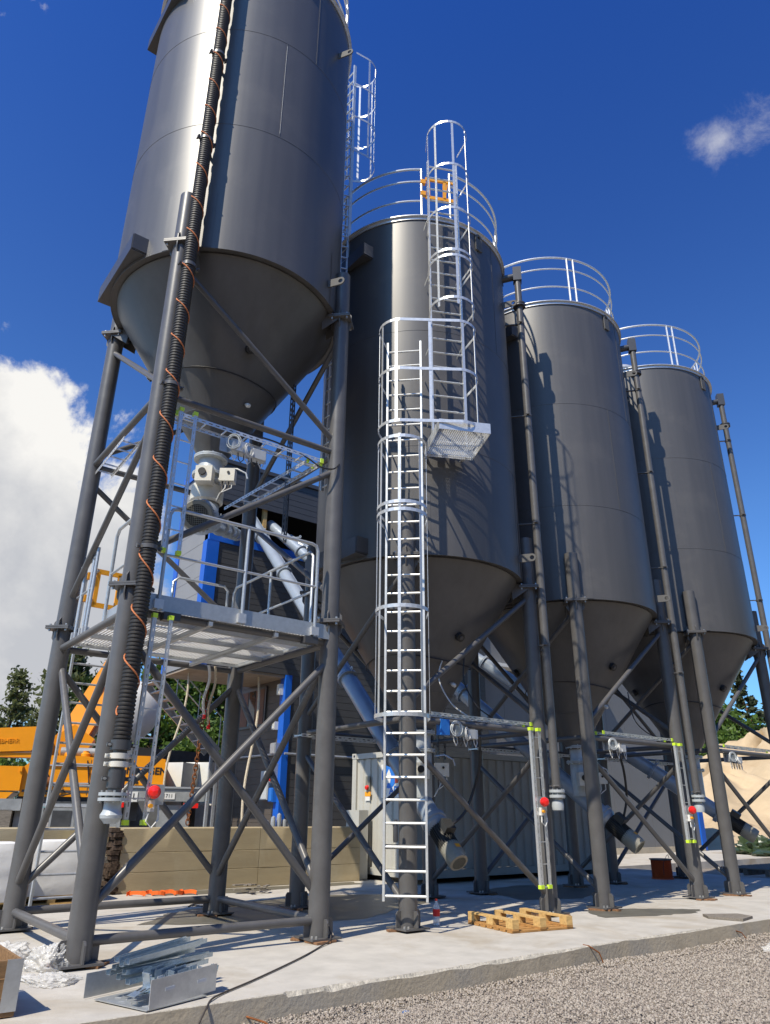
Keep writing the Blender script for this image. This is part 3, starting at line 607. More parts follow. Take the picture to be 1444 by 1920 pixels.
def grating(m, o, ex, ey, lx, ly, z, sx=.036, sy=.1, h=.03, t=.004):
    n = int(lx/sx)
    for i in range(n+1): m.bar(o+ex*(i*sx)+V(0, 0, z), o+ex*(i*sx)+ey*ly+V(0, 0, z), t, h)
    n = int(ly/sy)
    for i in range(n+1): m.bar(o+ey*(i*sy)+V(0, 0, z+h*.3), o+ey*(i*sy)+ex*lx+V(0, 0, z+h*.3), t, h*.3)
def rest_platform():
    o, er, et = ladder_axes(2, -116.5, 1.99); ctr = o+er*.46+et*.05
    root = thing('rest_platform', ctr+V(0, 0, 6.72), 'small galvanised grating platform hung at the foot of the upper ladder', 'platform')
    z = 6.78
    for s in (-1, 1):
        MB().bar(ctr+et*(.40*s)-er*.46+V(0, 0, z), ctr+et*(.40*s)+er*.46+V(0, 0, z), .006, .17).build('side_plate', 'galv_bright', root)
        MB().bar(ctr+er*(.46*s)-et*.397+V(0, 0, z), ctr+er*(.46*s)+et*.397+V(0, 0, z), .006, .17).build('end_plate', 'galv_bright', root)
    m = MB(); grating(m, ctr-et*.39-er*.45, et, er, .78, .9, z-.05, .033, .033, .028, .003); m.build('grating', 'galv_bright', root, kind='stuff')
    for s in (-1, 1): MB().bar(ctr+et*(.30*s)-er*.44+V(0, 0, z-.05), o+et*(.30*s)-er*.16+V(0, 0, z-.05), .05, .008).build('bracket', 'galv', root)
rest_platform()
# ladder fixings to the front leg, small torch-like cylinder hung on the bracket
def fixings():
    for z in (.98, 4.15):
        a = p1+V(0, 0, z); MB().bar(a-et1*.27-er1*.05, a+et1*.27-er1*.05, .03, .055).build('leg_bracket', 'leg_paint', LD1)
        for s in (-1, 1): MB().bar(a+et1*(.12*s)-er1*.05, a+et1*(.12*s)-er1*.22, .01, .055).build('leg_bracket', 'leg_paint', LD1)
    q = p1-et1*.13+V(0, 0, 1.03)-er1*.03
    MB().lathe([(0, 0), (.028, 0), (.034, .03), (.034, .20), (.024, .23), (.024, .27), (.0, .275)], q, n=16).build('padlock_tube', 'dark_paint', origin=q, label='small dark cylinder standing on the ladder bracket near its foot', cat='cylinder')
fixings()
# swing gate in the railing gap of the second silo
def safety_gate(p, u, hgt, wid, label, z):
    u = Vector(u).normalized(); p = Vector(p); root = thing('safety_gate', p+V(0, 0, z), label, 'gate', 'yellow self closing gates')
    for zz in (z+.05, z+hgt): MB().bar(p+V(0, 0, zz), p+u*wid+V(0, 0, zz), .035, .07).build('gate_rail', 'yellow', root)
    for d in (.06, wid*.62): MB().bar(p+u*d+V(0, 0, z+.05), p+u*d+V(0, 0, z+hgt), .035, .06, u).build('gate_upright', 'yellow', root)
    a, b = p+u*(wid*.62), p+u*(wid*.74)
    MB().bar(a+V(0, 0, z+.05), b+V(0, 0, z+hgt), .02, .03, u).build('gate_upright', 'yellow', root)
    for zz in (z+.12, z+hgt-.1): MB().box(p-u*.05+V(0, 0, zz), (.1, .07, .1), math.atan2(u.y, u.x)).build('gate_hinge', 'yellow', root)
ga = R_(-125.5); gb = R_(-107); rr = RS-.06; gA = V(PX[2]+rr*math.cos(ga), CY+rr*math.sin(ga), 0); gB = V(PX[2]+rr*math.cos(gb), CY+rr*math.sin(gb), 0)
safety_gate(gA+(gB-gA).normalized()*.08, gB-gA, .52, .62, 'yellow swing gate in the railing on top of the second silo', 12.42)

# ---- service platform inside the frame of the raised silo
def platform():
    x0, x1, y0, y1, zd = -4.02, -1.42, -.10, 2.55, 3.56
    root = thing('service_platform', (-2.72, 1.2, zd), 'galvanised grating platform with railings under the raised silo', 'platform')
    m = MB()
    sx = .046; n = int((x1-x0-.04)/sx)
    for i in range(n+1): m.bar((x0+.02+i*sx, y0+.01, zd), (x0+.02+i*sx, y1-.01, zd), .028, .018)
    for j in range(int((y1-y0)/.2)+1): m.bar((x0+.02, y0+.02+j*.2, zd+.013), (x1-.02, y0+.02+j*.2, zd+.013), .01, .012)
    m.build('grating', 'galv_deck', root, kind='stuff')
    for y in (y0+.55, y0+1.2, y0+1.85): MB().bar((x0+.05, y, zd-.045), (x1-.02, y, zd-.045), .05, .055).build('bearer', 'galv', root)
    for x in (x0+.9, x0+1.8): MB().bar((x, y0, zd-.10), (x, y1, zd-.10), .05, .05).build('bearer', 'galv', root)
    MB().bar((x0, y0, zd+.045), (x1, y0, zd+.045), .005, .19).build('toe_board', 'galv', root)
    MB().bar((x1, y0+.003, zd+.045), (x1, y1, zd+.045), .005, .19).build('toe_board', 'galv', root)
    MB().bar((x0, y1, zd+.045), (x1-.003, y1, zd+.045), .005, .19).build('toe_board', 'galv', root)
    MB().bar((x0, y0+.003, zd+.045), (x0, 1.15, zd+.045), .005, .19).build('toe_board', 'galv', root)
    zt = zd+1.22
    def post(x, y):
        p = MB().tube((x, y, zd-.05), (x, y, zt-.02), .0225, 12).build('railing_post', 'galv', root)
        MB().box((x, y+(.012 if y > 1 else -.0), zd+.02), (.09, .05, .12)).build('post_socket', 'galv_bright', p)
    yf = y0-.03
    def bend(pts, r=.0225): MB().path(pts, r, 12).build('rail', 'galv', root)
    xa, xb = -3.80, -1.68
    bend([(xa, yf, zd-.05), (xa, yf, zt-.09), (xa+.03, yf, zt-.02), (xa+.1, yf, zt), (xb-.1, yf, zt), (xb-.03, yf, zt-.02), (xb, yf, zt-.09), (xb, yf, zd-.05)])
    bend([(xa, yf, zd+.62), (xb, yf, zd+.62)], .017)
    post(-2.74, yf)
    for x in (xa, -2.74, xb): MB().box((x, yf+.005, zd+.02), (.11, .055, .11)).build('post_socket', 'galv_bright', root)
    # right side and back railings
    xr = x1+.03
    bend([(xr-.22, y0+.2, zd-.05), (xr-.22, y0+.2, zt-.08), (xr-.22, y0+.28, zt), (xr-.22, y1-.1, zt), (xr-.22, y1-.02, zt-.08), (xr-.22, y1-.02, zd)]); bend([(xr-.22, y0+.2, zd+.62), (xr-.22, y1-.02, zd+.62)], .017); post(xr-.22, 1.3)
    yb = y1-.03
    post(-3.86, yb); post(-3.1, yb)
    bend([(x0+1.36, yb, zd), (x0+1.36, yb, zt-.08), (x0+1.44, yb, zt), (x1-.38, yb, zt), (x1-.31, yb, zt-.07), (x1-.3, yb, zd)]); bend([(x0+1.36, yb, zd+.62), (x1-.3, yb, zd+.62)], .017)
    # left side with the gate opening
    xl = x0-.02
    bend([(xl, y0+.05, zd), (xl, y0+.05, zt-.08), (xl, y0+.12, zt), (xl, .98, zt), (xl, 1.06, zt-.08), (xl, 1.06, zd)]); bend([(xl, y0+.05, zd+.62), (xl, 1.06, zd+.62)], .017)
    for y in (1.82, 1.95, 2.3): post(xl, y)
    bend([(xl, 1.82, zt-.15), (xl, 2.5, zt-.15)]); bend([(xl, 1.82, zd+.62), (xl, 2.5, zd+.62)], .017)
    for s in (-3.62, -1.72): MB().box((s, y0+.02, zd-.1), (.2, .12, .09)).build('clamp', 'dark_paint', root)
    safety_gate((-3.82, y1+.12, 0), (1, .05, 0), .56, .62, 'yellow swing gate at the back left of the service platform', zd+.56)
    # rear access ladder from the ground to the gate
    ly_ = 3.15; ld = thing('access_ladder', (-3.5, ly_, 0), 'plain steel ladder rising to the gate at the back of the service platform', 'ladder')
    for x in (-3.80, -3.22): MB().bar((x, ly_, .02), (x, ly_, zd+1.15), .06, .03).build('stile', 'galv_dull', ld); MB().bar((x, ly_, zd+1.1), (x, y1, zd+1.1), .03, .03).build('stile_arm', 'galv_dull', ld)
    f = None
    for i in range(16):
        z = .3+i*.28
        if z > zd: break
        if f is None: f = MB().tube((-3.79, ly_, z), (-3.23, ly_, z), .016, 8).build('rung', 'galv_dull', ld); zf = z
        else: dup(f, (0, 0, z-zf))
platform()

# ================================================================== CABLE LADDERS, BOXES, BEACONS
def perf(m, p0, p1, wv, wd, thk, nv, pitch=.1, slot=.055, frac=.3):   # perforated flat bar: two edge strips + webs between slots
    p0 = Vector(p0); p1 = Vector(p1); d = (p1-p0); ln = d.length; d.normalize(); wv = Vector(wv).normalized(); nv = Vector(nv).normalized(); e = wd*(1-frac)/2
    for s in (-1, 1): m.bar(p0+wv*(s*(wd-e)/2), p1+wv*(s*(wd-e)/2), thk, e, wv)
    x = 0
    while x < ln: 
        b = min(pitch-slot, ln-x); m.bar(p0+d*x, p0+d*(x+b), thk, wd*frac, wv); x += pitch
def cable_ladder(p0, p1, side, wid, nv, label, rung=.3, caps=(1, 1), mt='galv_bright', rail=.055, group='galvanised cable ladders', flat=False):
    p0 = Vector(p0); p1 = Vector(p1); side = Vector(side).normalized(); nv = Vector(nv).normalized(); d = (p1-p0).normalized(); ln = (p1-p0).length
    root = thing('cable_ladder', p0 if p0.z < p1.z else p1, label, 'cable ladder', group)
    for s in (-1, 1):
        m = MB(); o = side*(wid/2*s)
        if flat: perf(m, p0+o+nv*.02, p1+o+nv*.02, side, rail, .004, nv, .1, .045, .2); m.bar(p0+o+side*(rail/2*s), p1+o+side*(rail/2*s), .004, .04, nv)
        else: perf(m, p0+o, p1+o, nv, rail, .004, side); m.bar(p0+o+nv*(rail/2)-side*(s*.008), p1+o+nv*(rail/2)-side*(s*.008), .016, .003, nv)
        m.build('side_rail', mt, root)
        for c_, q in ((caps[0], p0), (caps[1], p1)):
            if c_: MB().bar(q+o-d*.025, q+o+d*.025, (rail+.012 if flat else .022), (.06 if flat else rail+.014), nv).build('end_cap', 'lime', root)
    n = int(ln/rung)
    for i in range(n+1):
        q = p0+d*(.12+i*rung)
        if .12+i*rung > ln: break
        MB().bar(q-side*(wid/2-.004), q+side*(wid/2-.004), .012, .022, nv).build('rung', mt, root)
    return root
X1 = PX[1]; XB = X1+H
cable_ladder((-3.75, -.16, 6.12), (-3.75, -.16, 4.22), (1, 0, 0), .19, (0, -1, 0), 'upright cable ladder above the service platform beside the black hose', flat=True, rail=.045)
cable_ladder((-3.76, -.21, 3.42), (-3.78, -.21, 1.27), (1, 0, 0), .19, (0, -1, 0), 'upright cable ladder hanging below the service platform beside the black hose', flat=True, rail=.045)
cable_ladder((-3.85, .10, 6.14), (-1.62, .10, 6.14), (0, 1, 0), .24, (0, 0, 1), 'level cable ladder under the raised silo along its front brace', caps=(1, 1))
cable_ladder((-1.72, .02, 6.10), (-1.86, 2.45, 6.10), (1, 0, 0), .22, (0, 0, 1), 'cable ladder running back from the front brace under the raised silo', caps=(1, 0))
cable_ladder((-3.95, 2.62, 6.2), (-4.0, 1.2, 6.2), (1, 0, 0), .24, (0, 0, 1), 'short cable ladder on the left side of the raised silo frame', caps=(0, 0))
cable_ladder((-1.60, 1.0, 5.2), (-1.60, 1.0, 9.3), (.6, .8, 0), .22, (.8, -.6, 0), 'upright cable ladder behind the right leg of the raised silo', caps=(0, 0), mt='dark_paint')
t_a = R_(-22.0)
q_ = V(PX[1]+(RS+.09)*math.cos(t_a), CY+(RS+.09)*math.sin(t_a), 0)
cable_ladder(q_+V(0, 0, 8.4), q_+V(0, 0, 14.3), (math.cos(t_a), math.sin(t_a), 0), .12, (-math.sin(t_a), math.cos(t_a), 0), 'perforated cable ladder up the right flank of the raised silo', caps=(0, 0), rung=.25)
for k, nmk in ((2, 'second'), (3, 'third'), (4, 'fourth')):
    xr = PX[k]+H; xl = PX[k]-H; zz = 2.72
    zb = .40 if k == 2 else .95
    if k < 4: cable_ladder((xr-.28, -.17, 2.62), (xr-.27, -.17, zb), (1, 0, 0), .17, (0, -1, 0), 'upright cable ladder with a red beacon at the %s silo' % nmk, flat=True, rail=.062)
    cable_ladder((xl+.45, .08, zz), (xr-.16, .08, zz), (0, 1, 0), .16, (0, 0, 1), 'level cable ladder on the front brace of the %s silo' % nmk, caps=(1 if k > 2 else 0, 1), rail=.045)
    cable_ladder((xr-.1, 2.6, 2.55), (xl-.2, 2.62, 2.55), (0, 1, 0), .25, (0, 0, 1), 'level cable ladder across the back of the %s silo frame' % nmk, caps=(0, 0))
    cable_ladder((xr+.0, 2.35, 2.3), (xr-.0, 2.35, 5.6), (1, .2, 0), .22, (0, -1, 0), 'dark upright cable ladder at the rear right leg of the %s silo' % nmk, caps=(0, 0), mt='dark_paint')
def beacon(p, label):
    p = Vector(p); root = thing('warning_beacon', p, label, 'beacon', 'red warning beacons'); ax = V(-.45, -.87, .05).normalized()
    MB().lathe([(0, 0), (.05, 0), (.062, .015), (.062, .035)], p, ax, 20).build('housing', 'grey_plastic', root)
    MB().lathe([(.066, .034), (.068, .05), (.064, .085), (.045, .11), (.0, .12)], p, ax, 24).build('lens', 'red_plastic', root)
    MB().box(p+V(-.02, .03, -.13), (.07, .06, .11)).build('terminal_box', 'white_plastic', root)
    MB().tube(p+V(-.04, -.01, -.13), p+V(-.04, -.05, -.13), .022, 10).build('push_button', 'yellow', root)
    MB().box(p+V(.02, .045, -.02), (.2, .01, .20)).build('back_plate', 'galv', root)
    MB().path([p+V(-.03, .02, -.18), p+V(-.06, 0, -.28), p+V(-.0, -.01, -.34), p+V(.07, .0, -.26), p+V(.06, .02, -.12)], .008, 6).build('cable', 'cable_white', root)
beacon((-3.615, -.24, 1.56), 'red beacon beside the foot of the cable ladder at the raised silo')
beacon((2.46, -.24, 1.55), 'red beacon on the cable ladder at the second silo')
beacon((6.47, -.24, 1.47), 'red beacon on the cable ladder at the third silo')
def coil(p, r, n, ax, seed, rad=.007):
    rs = random.Random(seed); x, y = frame(Vector(ax)); pts = []
    for i in range(n*14+1):
        t = 2*math.pi*i/14; q = r*(1+.18*math.sin(t*.37+seed)); pts.append(Vector(p)+x*(q*math.cos(t))+y*(q*1.25*math.sin(t))+Vector(ax)*(.008*i/14+.01*math.sin(t*.9)))
    return MB().path(pts, rad, 6)
def junction(p, label, s=1.0, blue=False):
    p = Vector(p); root = thing('junction_box', p, label, 'junction box', 'cable junction boxes')
    b = MB().box(p, (.22*s, .11, .17*s)).build('box_body', 'galv', root); MB().box(p+V(0, -.061, 0), (.20*s, .012, .15*s)).build('box_lid', 'galv', root)
    b2 = MB().box(p+V(.30*s, 0, -.03), (.20*s, .11, .15*s)).build('box_body', 'grey_plastic', root); MB().box(p+V(.30*s, -.061, -.03), (.19*s, .012, .14*s)).build('box_lid', 'grey_plastic', root)
    if blue: MB().box(p+V(-.26, .02, .04), (.17, .1, .22)).build('box_body', 'blue_plastic', root)
    coil(p+V(.12*s, -.08, -.04), .075*s, 4, (.25, -.95, .1), 3, .005).build('cable_coil', 'cable_white', root)
    coil(p+V(-.10*s, -.08, .02), .085*s, 4, (-.6, -.75, .1), 5, .006).build('cable_coil', 'valve_grey', root)
    for i in range(5):
        x = -.1+i*.1; MB().path([p+V(x, -.02, -.08), p+V(x+.01, -.03, -.16-.02*(i % 2)), p+V(x+.05, -.02, -.21), p+V(x+.1, 0, -.15), p+V(x+.1, .02, -.02)], .007, 6).build('cable', 'cable_dark' if i % 2 else 'cable_white', root)
    MB().box(p+V(.12, .07, .02), (.7*s, .006, .2)).build('mounting_plate', 'galv', root)
junction((-2.95, .0, 5.93), 'junction boxes with coiled cables under the raised silo')
junction((.93, -.02, 2.50), 'junction boxes with coiled cables and a blue box at the second silo', .9, True)
junction((4.62, -.02, 2.50), 'junction boxes with coiled cables at the third silo', .8)
junction((8.62, -.02, 2.48), 'junction boxes with coiled cables at the fourth silo', .8)
# loose cables along the trays and hoppers
def cable(pts, r, m, label):
    P = [Vector(p) for p in pts]; out = []
    for i in range(len(P)-1):                    # Catmull-Rom
        a = P[max(0, i-1)]; b = P[i]; c = P[i+1]; d = P[min(len(P)-1, i+2)]
        for k in range(8):
            t = k/8; out.append(.5*((2*b)+(c-a)*t+(2*a-5*b+4*c-d)*t*t+(3*b-a-3*c+d)*t**3))
    out.append(P[-1]); o = MB().path(out, r, 7).build('cable', m, origin=P[0], label=label, cat='cable'); return o
cable([(-3.0, .05, 6.2), (-2.4, .02, 6.22), (-1.9, -.02, 6.12), (-1.7, -.12, 5.98), (-1.5, -.14, 6.0), (-1.38, -.12, 6.12)], .012, 'black_plastic', 'black cable sagging off the tray beside the right leg of the raised silo')
cable([(1.2, .55, 3.7), (1.05, .5, 3.35), (1.12, .3, 2.95), (1.3, .1, 2.74)], .011, 'cable_white', 'white cable dropping from the hopper of the second silo')
cable([(1.62, .5, 3.75), (1.55, .45, 3.35), (1.62, .25, 2.95), (1.85, .12, 2.76)], .011, 'black_plastic', 'black cable dropping from the hopper of the second silo')
cable([(5.9, .4, 3.6), (5.85, .3, 3.1), (6.0, .18, 2.85), (6.3, .12, 2.76)], .011, 'black_plastic', 'black cable dropping from the hopper of the third silo')
cable([(1.75, .35, 2.5), (1.78, .4, 2.1), (1.74, .5, 1.75), (1.58, .56, 1.40), (1.34, .60, 1.22)], .022, 'black_plastic', 'thick black cable looping down to the second conveyor motor')
cable([(5.45, .5, 2.6), (5.62, .5, 2.2), (5.70, .55, 1.70), (5.64, .62, 1.34)], .022, 'black_plastic', 'thick black cable looping down to the third conveyor motor')
def sensor(p, n, par_label):
    p = Vector(p); n = Vector(n).normalized(); root = thing('level_sensor', p, par_label, 'sensor', 'sensors on the hoppers')
    MB().tube(p, p+n*.05, .022, 10).build('thread', 'bolt_zinc', root); MB().lathe([(0, .04), (.032, .045), (.036, .06), (.032, .10), (.02, .115), (0, .117)], p, n, 14).build('head', 'white_plastic', root)
for k, dz in ((1, 3.74), (2, 0), (3, 0)):
    a = R_(-78 if k > 1 else -76); zz = 3.35+dz; r = .17+(zz-2.57-dz)/2.5*1.57
    sensor((PX[k]+r*math.cos(a), CY+r*math.sin(a), zz), (math.cos(a)*.85, math.sin(a)*.85, -.5), 'white sensor head on the hopper of the %s silo' % ('raised', 'second', 'third')[k-1])

# ================================================================== FILLING HOSE ON THE LEFT SILO
def hose():
    x, y = -4.04, -.25; root = thing('filling_hose', (x, y, 1.4), 'long black ribbed filling hose clamped up the raised silo', 'hose')
    prof = [(.0, 1.98)]; z = 1.98
    while z < 16.2: prof += [(.083, z), (.092, z+.008), (.092, z+.024), (.083, z+.032)]; z += .042
    MB().lathe(prof+[(.083, 16.2)], (x, y, 0), n=20).build('ribbed_tube', 'rubber', root, ang=20)
    m = MB().lathe([(.07, 1.40), (.07, 2.0)], (x, y, 0), n=20); m.build('spigot', 'leg_paint', root)
    for z0, z1, r, mt in ((1.955, 2.06, .105, 'dark_paint'), (1.87, 1.93, .10, 'cream_paint'), (1.79, 1.85, .098, 'cream_paint'), (1.59, 1.77, .088, 'dark_paint')):
        MB().lathe([(.07, z0), (r, z0+.004), (r, z1-.004), (.07, z1)], (x, y, 0), n=24).build('hose_band', mt, root)
        for s in (-1, 1): MB().tube((x+.125*s, y-.04, (z0+z1)/2), (x+.125*s, y+.04, (z0+z1)/2), .014, 6).build('band_bolt', 'bolt_zinc', root); MB().box((x+.115*s, y, (z0+z1)/2), (.06, .03, .04)).build('band_ear', mt, root)
    m = MB().lathe([(.07, 1.47), (.15, 1.47), (.15, 1.50), (.08, 1.505), (.08, 1.515), (.15, 1.52), (.15, 1.55), (.07, 1.55)], (x, y, 0), n=28); m.build('flange', 'valve_grey', root)
    for q in range(10):
        t = q*math.pi/5; MB().tube((x+.125*math.cos(t), y+.125*math.sin(t), 1.45), (x+.125*math.cos(t), y+.125*math.sin(t), 1.57), .011, 6).build('flange_bolt', 'bolt_zinc', root)
    MB().lathe([(0, 1.26), (.06, 1.26), (.075, 1.28), (.105, 1.31), (.11, 1.34), (.09, 1.375), (.085, 1.40), (.085, 1.47)], (x, y, 0), n=28).build('blank_cap', 'valve_grey', root)
    leg = V(-4.0887, 0, 0); shell_c = V(PX[1], CY, 0)
    for z in (12.48, 10.62, 8.26, 6.36, 4.18):
        m = MB().lathe([(.094, z-.025), (.102, z-.025), (.102, z+.025), (.094, z+.025)], (x, y, 0), n=24)
        for s in (-1, 1): m.tube((x+.13*s, y-.05, z), (x+.13*s, y+.05, z), .014, 6); m.box((x+.118*s, y, z), (.05, .035, .05))
        tgt = (shell_c-V(x, y, 0)).normalized() if z > 9 else (leg-V(x, y, 0)).normalized()
        e = .40 if z > 9 else .15; m.bar(V(x, y, z)+tgt*.09, V(x, y, z-.12 if z > 9 else z)+tgt*e, .05, .02)
        m.build('hose_clamp', 'leg_paint', root)
    pts = []
    z = 15.8; t = 0
    while z > 2.3:
        jit = .35*math.sin(z*1.3)+.25*math.sin(z*3.1); pts.append((x+.096*math.cos(t+jit), y+.096*math.sin(t+jit), z)); t += 2*math.pi/18; z -= .60/18
    MB().path(pts, .009, 6).build('orange_rope', 'rope_orange', origin=(x, y, 2.3), label='orange rope wound in a spiral round the black hose', cat='rope')
hose()

# ================================================================== DISCHARGE VALVES AND SCREW CONVEYORS
def motor(root, p, d, s=1.0, dark=True, lf=1.0):
    d = Vector(d).normalized(); x, y = frame(d); r = .125*s
    MB().lathe([(0, 0), (r*1.25, 0), (r*1.25, .05*s), (r*.9, .10*s)], p, d, 24).build('motor_flange', 'conv_paint', root)
    q = Vector(p)+d*(.09*s)
    MB().lathe([(r*.86, 0), (r*.86, .36*s*lf)], q, d, 24).build('motor_body', 'motor_dark', root)
    m = MB()
    for i in range(26):
        t = 2*math.pi*i/26; n_ = x*math.cos(t)+y*math.sin(t); m.bar(q+n_*(r*.93)+d*.01, q+n_*(r*.93)+d*(.35*s*lf), .006*s, .034*s, n_)
    m.build('cooling_fins', 'motor_dark' if dark else 'motor_grey', root, kind='stuff')
    f = MB().lathe([(r*1.03, 0), (r*1.06, .02*s), (r*1.06, .20*s*lf), (r*.98, .255*s*lf), (r*.74, .262*s*lf), (r*.74, .256*s*lf)], q+d*(.32*s*lf), d, 32).build('fan_cover', 'motor_cover', root)
    m = MB().lathe([(r*.74, .254*s*lf), (0, .254*s*lf)], q+d*(.32*s*lf), d, 32); m.build('fan_grill', 'motor_dark', root)
    g = MB(); cc = q+d*(.32*s*lf+.258*s*lf)
    for i in range(-5, 6):
        o = i*r*.13; hl = math.sqrt(max(0, (r*.73)**2-o*o)); g.bar(cc+x*o-y*hl, cc+x*o+y*hl, .004, .004); g.bar(cc+y*o-x*hl, cc+y*o+x*hl, .004, .004)
    g.build('grill_wire', 'motor_grey', root)
    # terminal box facing up and front
    u = (V(0, -.35, .9)-d*V(0, -.35, .9).dot(d)).normalized(); sd_ = d.cross(u)
    if lf == 1.0: MB().box(q+d*(.12*s*lf)+u*(r*1.22), (.17*s, .15*s, .10*s), ax=(d, sd_, u)).build('terminal_box', 'motor_grey' if not dark else 'motor_dark', root)
    MB().box(q+d*(.42*s*lf)+u*(r*1.07), (.05*s, .07*s, .004), ax=(d, sd_, u)).build('warning_label', 'yellow', root)
    MB().box(q+d*(.24*s*lf)-sd_*(r*1.05), (.06*s, .004, .05*s), ax=(d, sd_, u)).build('rating_plate', 'galv_bright', root)
def conveyor(foot, head, ztop, label, s=1.0, r=.155, mot=True, dark=True, lf=1.0):
    foot = Vector(foot); head = Vector(head); d = (head-foot).normalized(); root = thing('screw_conveyor', (foot.x, foot.y, foot.z), label, 'conveyor', 'inclined screw conveyors')
    ln = (head-foot).length
    MB().tube(foot-d*.25, head, r, 28).build('tube', 'conv_paint', root)
    x, y = frame(d); k = 1.3
    while k < ln:
        p = foot+d*k
        m = MB().lathe([(r, -.035), (r+.05, -.03), (r+.05, -.004), (r+.002, -.003), (r+.002, .003), (r+.05, .004), (r+.05, .03), (r, .035)], p, d, 28); fl = m.build('tube_flange', 'conv_paint', root)
        u = (V(0, 0, 1)-d*d.z).normalized()
        MB().lathe([(.022, -.006), (.045, -.006), (.045, .006), (.022, .006), (.022, -.006)], p+u*(r+.08), d.cross(u), 14).build('lifting_eye', 'conv_paint', root)
        k += 2.35
    # spine rail along the tube
    u = (V(0, 0, 1)-d*d.z).normalized(); sdv = d.cross(u)
    MB().bar(foot+d*.8+u*(r*.72)+sdv*(r*.72), head+u*(r*.72)+sdv*(r*.72), .03, .02, u).build('spine_rail', 'conv_paint', root)
    # inlet
    ip = foot+d*.25; zt = ztop
    MB().lathe([(.19, ip.z+.02), (.19, zt-.34), (.175, zt-.3), (.175, zt-.05)], (ip.x, ip.y, 0), n=28).build('inlet_pipe', 'valve_grey', root)
    for z in (zt-.06, zt-.34): 
        MB().lathe([(.175, z-.028), (.25, z-.024), (.25, z-.003), (.176, z-.002), (.176, z+.002), (.25, z+.003), (.25, z+.024), (.175, z+.028)], (ip.x, ip.y, 0), n=32).build('inlet_flange', 'valve_grey', root)
        for q in range(10):
            t = q*math.pi/5; MB().tube((ip.x+.225*math.cos(t), ip.y+.225*math.sin(t), z-.04), (ip.x+.225*math.cos(t), ip.y+.225*math.sin(t), z+.04), .011, 6).build('flange_bolt', 'bolt_zinc', root)
    MB().lathe([(r+.03, -.28), (r+.05, -.27), (r+.05, -.20), (r+.01, -.19)], foot, d, 28, capb=True).build('end_plate', 'conv_paint', root)
    if mot: motor(root, foot-d*.28, -d, s, dark, lf)
    return root
C1 = conveyor((-2.90, 1.06, 5.25), (2.1, 10.5, 8.95), 6.36, 'screw conveyor at the outlet of the raised silo with its motor end on', 1.62, .13, True, False, .42)
C2 = conveyor((1.32, 1.13, 1.42), (2.35, 10.5, 9.75), 2.66, 'blue grey screw conveyor rising from under the second silo', 1.16)
C3 = conveyor((5.47, 1.15, 1.52), (3.15, 10.5, 9.55), 2.66, 'blue grey screw conveyor rising from under the third silo', 1.16)
C4 = conveyor((9.49, 1.15, 1.57), (3.85, 10.5, 9.25), 2.66, 'blue grey screw conveyor rising from under the fourth silo', 1.16)
def valve(c, z, label, lever=True):
    c = Vector((c[0], c[1], 0)); root = thing('discharge_valve', (c.x, c.y, z-.35), label, 'valve', 'valves under the silo outlets'); v = V(-.6, -.8, 0).normalized(); sdv = V(.8, -.6, 0)
    MB().box(c+v*.30+sdv*.02+V(0, 0, z-.42), (.20, .24, .24), math.atan2(v.y, v.x)).build('gearbox', 'cream_paint', root)
    MB().tube(c+v*.40+V(0, 0, z-.40), c+v*.43+V(0, 0, z-.40), .055, 14).build('knob', 'black_plastic', root)
    b = MB().box(c+v*.24+sdv*.34+V(0, 0, z-.40), (.16, .22, .2), math.atan2(v.y, v.x)).build('switch_box', 'cream_paint', root)
    MB().tube(c+v*.32+sdv*.36+V(0, 0, z-.37), c+v*.335+sdv*.36+V(0, 0, z-.37), .02, 10).build('knob', 'black_plastic', root)
    MB().tube(c+V(0, 0, z-.44)+v*.1, c+v*.25+sdv*.34+V(0, 0, z-.44), .035, 10).build('shaft', 'valve_grey', root)
    for i in range(4): 
        q = c+v*.28+sdv*(.28+.045*i)+V(0, 0, z-.5); MB().path([q, q-V(0, 0, .1), q-V(0, 0, .2)-sdv*.05*i+v*.04, q-V(0, 0, .3)-sdv*(.05+.05*i)], .009, 6).build('cable', 'cable_white' if i % 2 else 'cable_dark', root)
    if lever:
        q = c+sdv*.25+V(0, 0, z-.18); MB().path([q, q+sdv*.16+V(0, 0, .02), q+sdv*.3-V(0, 0, .05), q+sdv*.33-V(0, 0, .14)], .013, 8).build('lever', 'galv_bright', root)
valve((-2.80, 1.25), 6.3, 'cream discharge valve with switch box under the raised silo')
valve((1.365, 1.365), 2.42, 'cream valve with square switch box under the second silo')
valve((5.40, 1.365), 2.42, 'cream valve under the third silo', True)
MB().lathe([(.2, 5.55), (.24, 5.58), (.24, 5.80), (.2, 5.85)], (-2.80, 1.24, 0), n=20).build('rotary_body', 'cream_paint', C1)

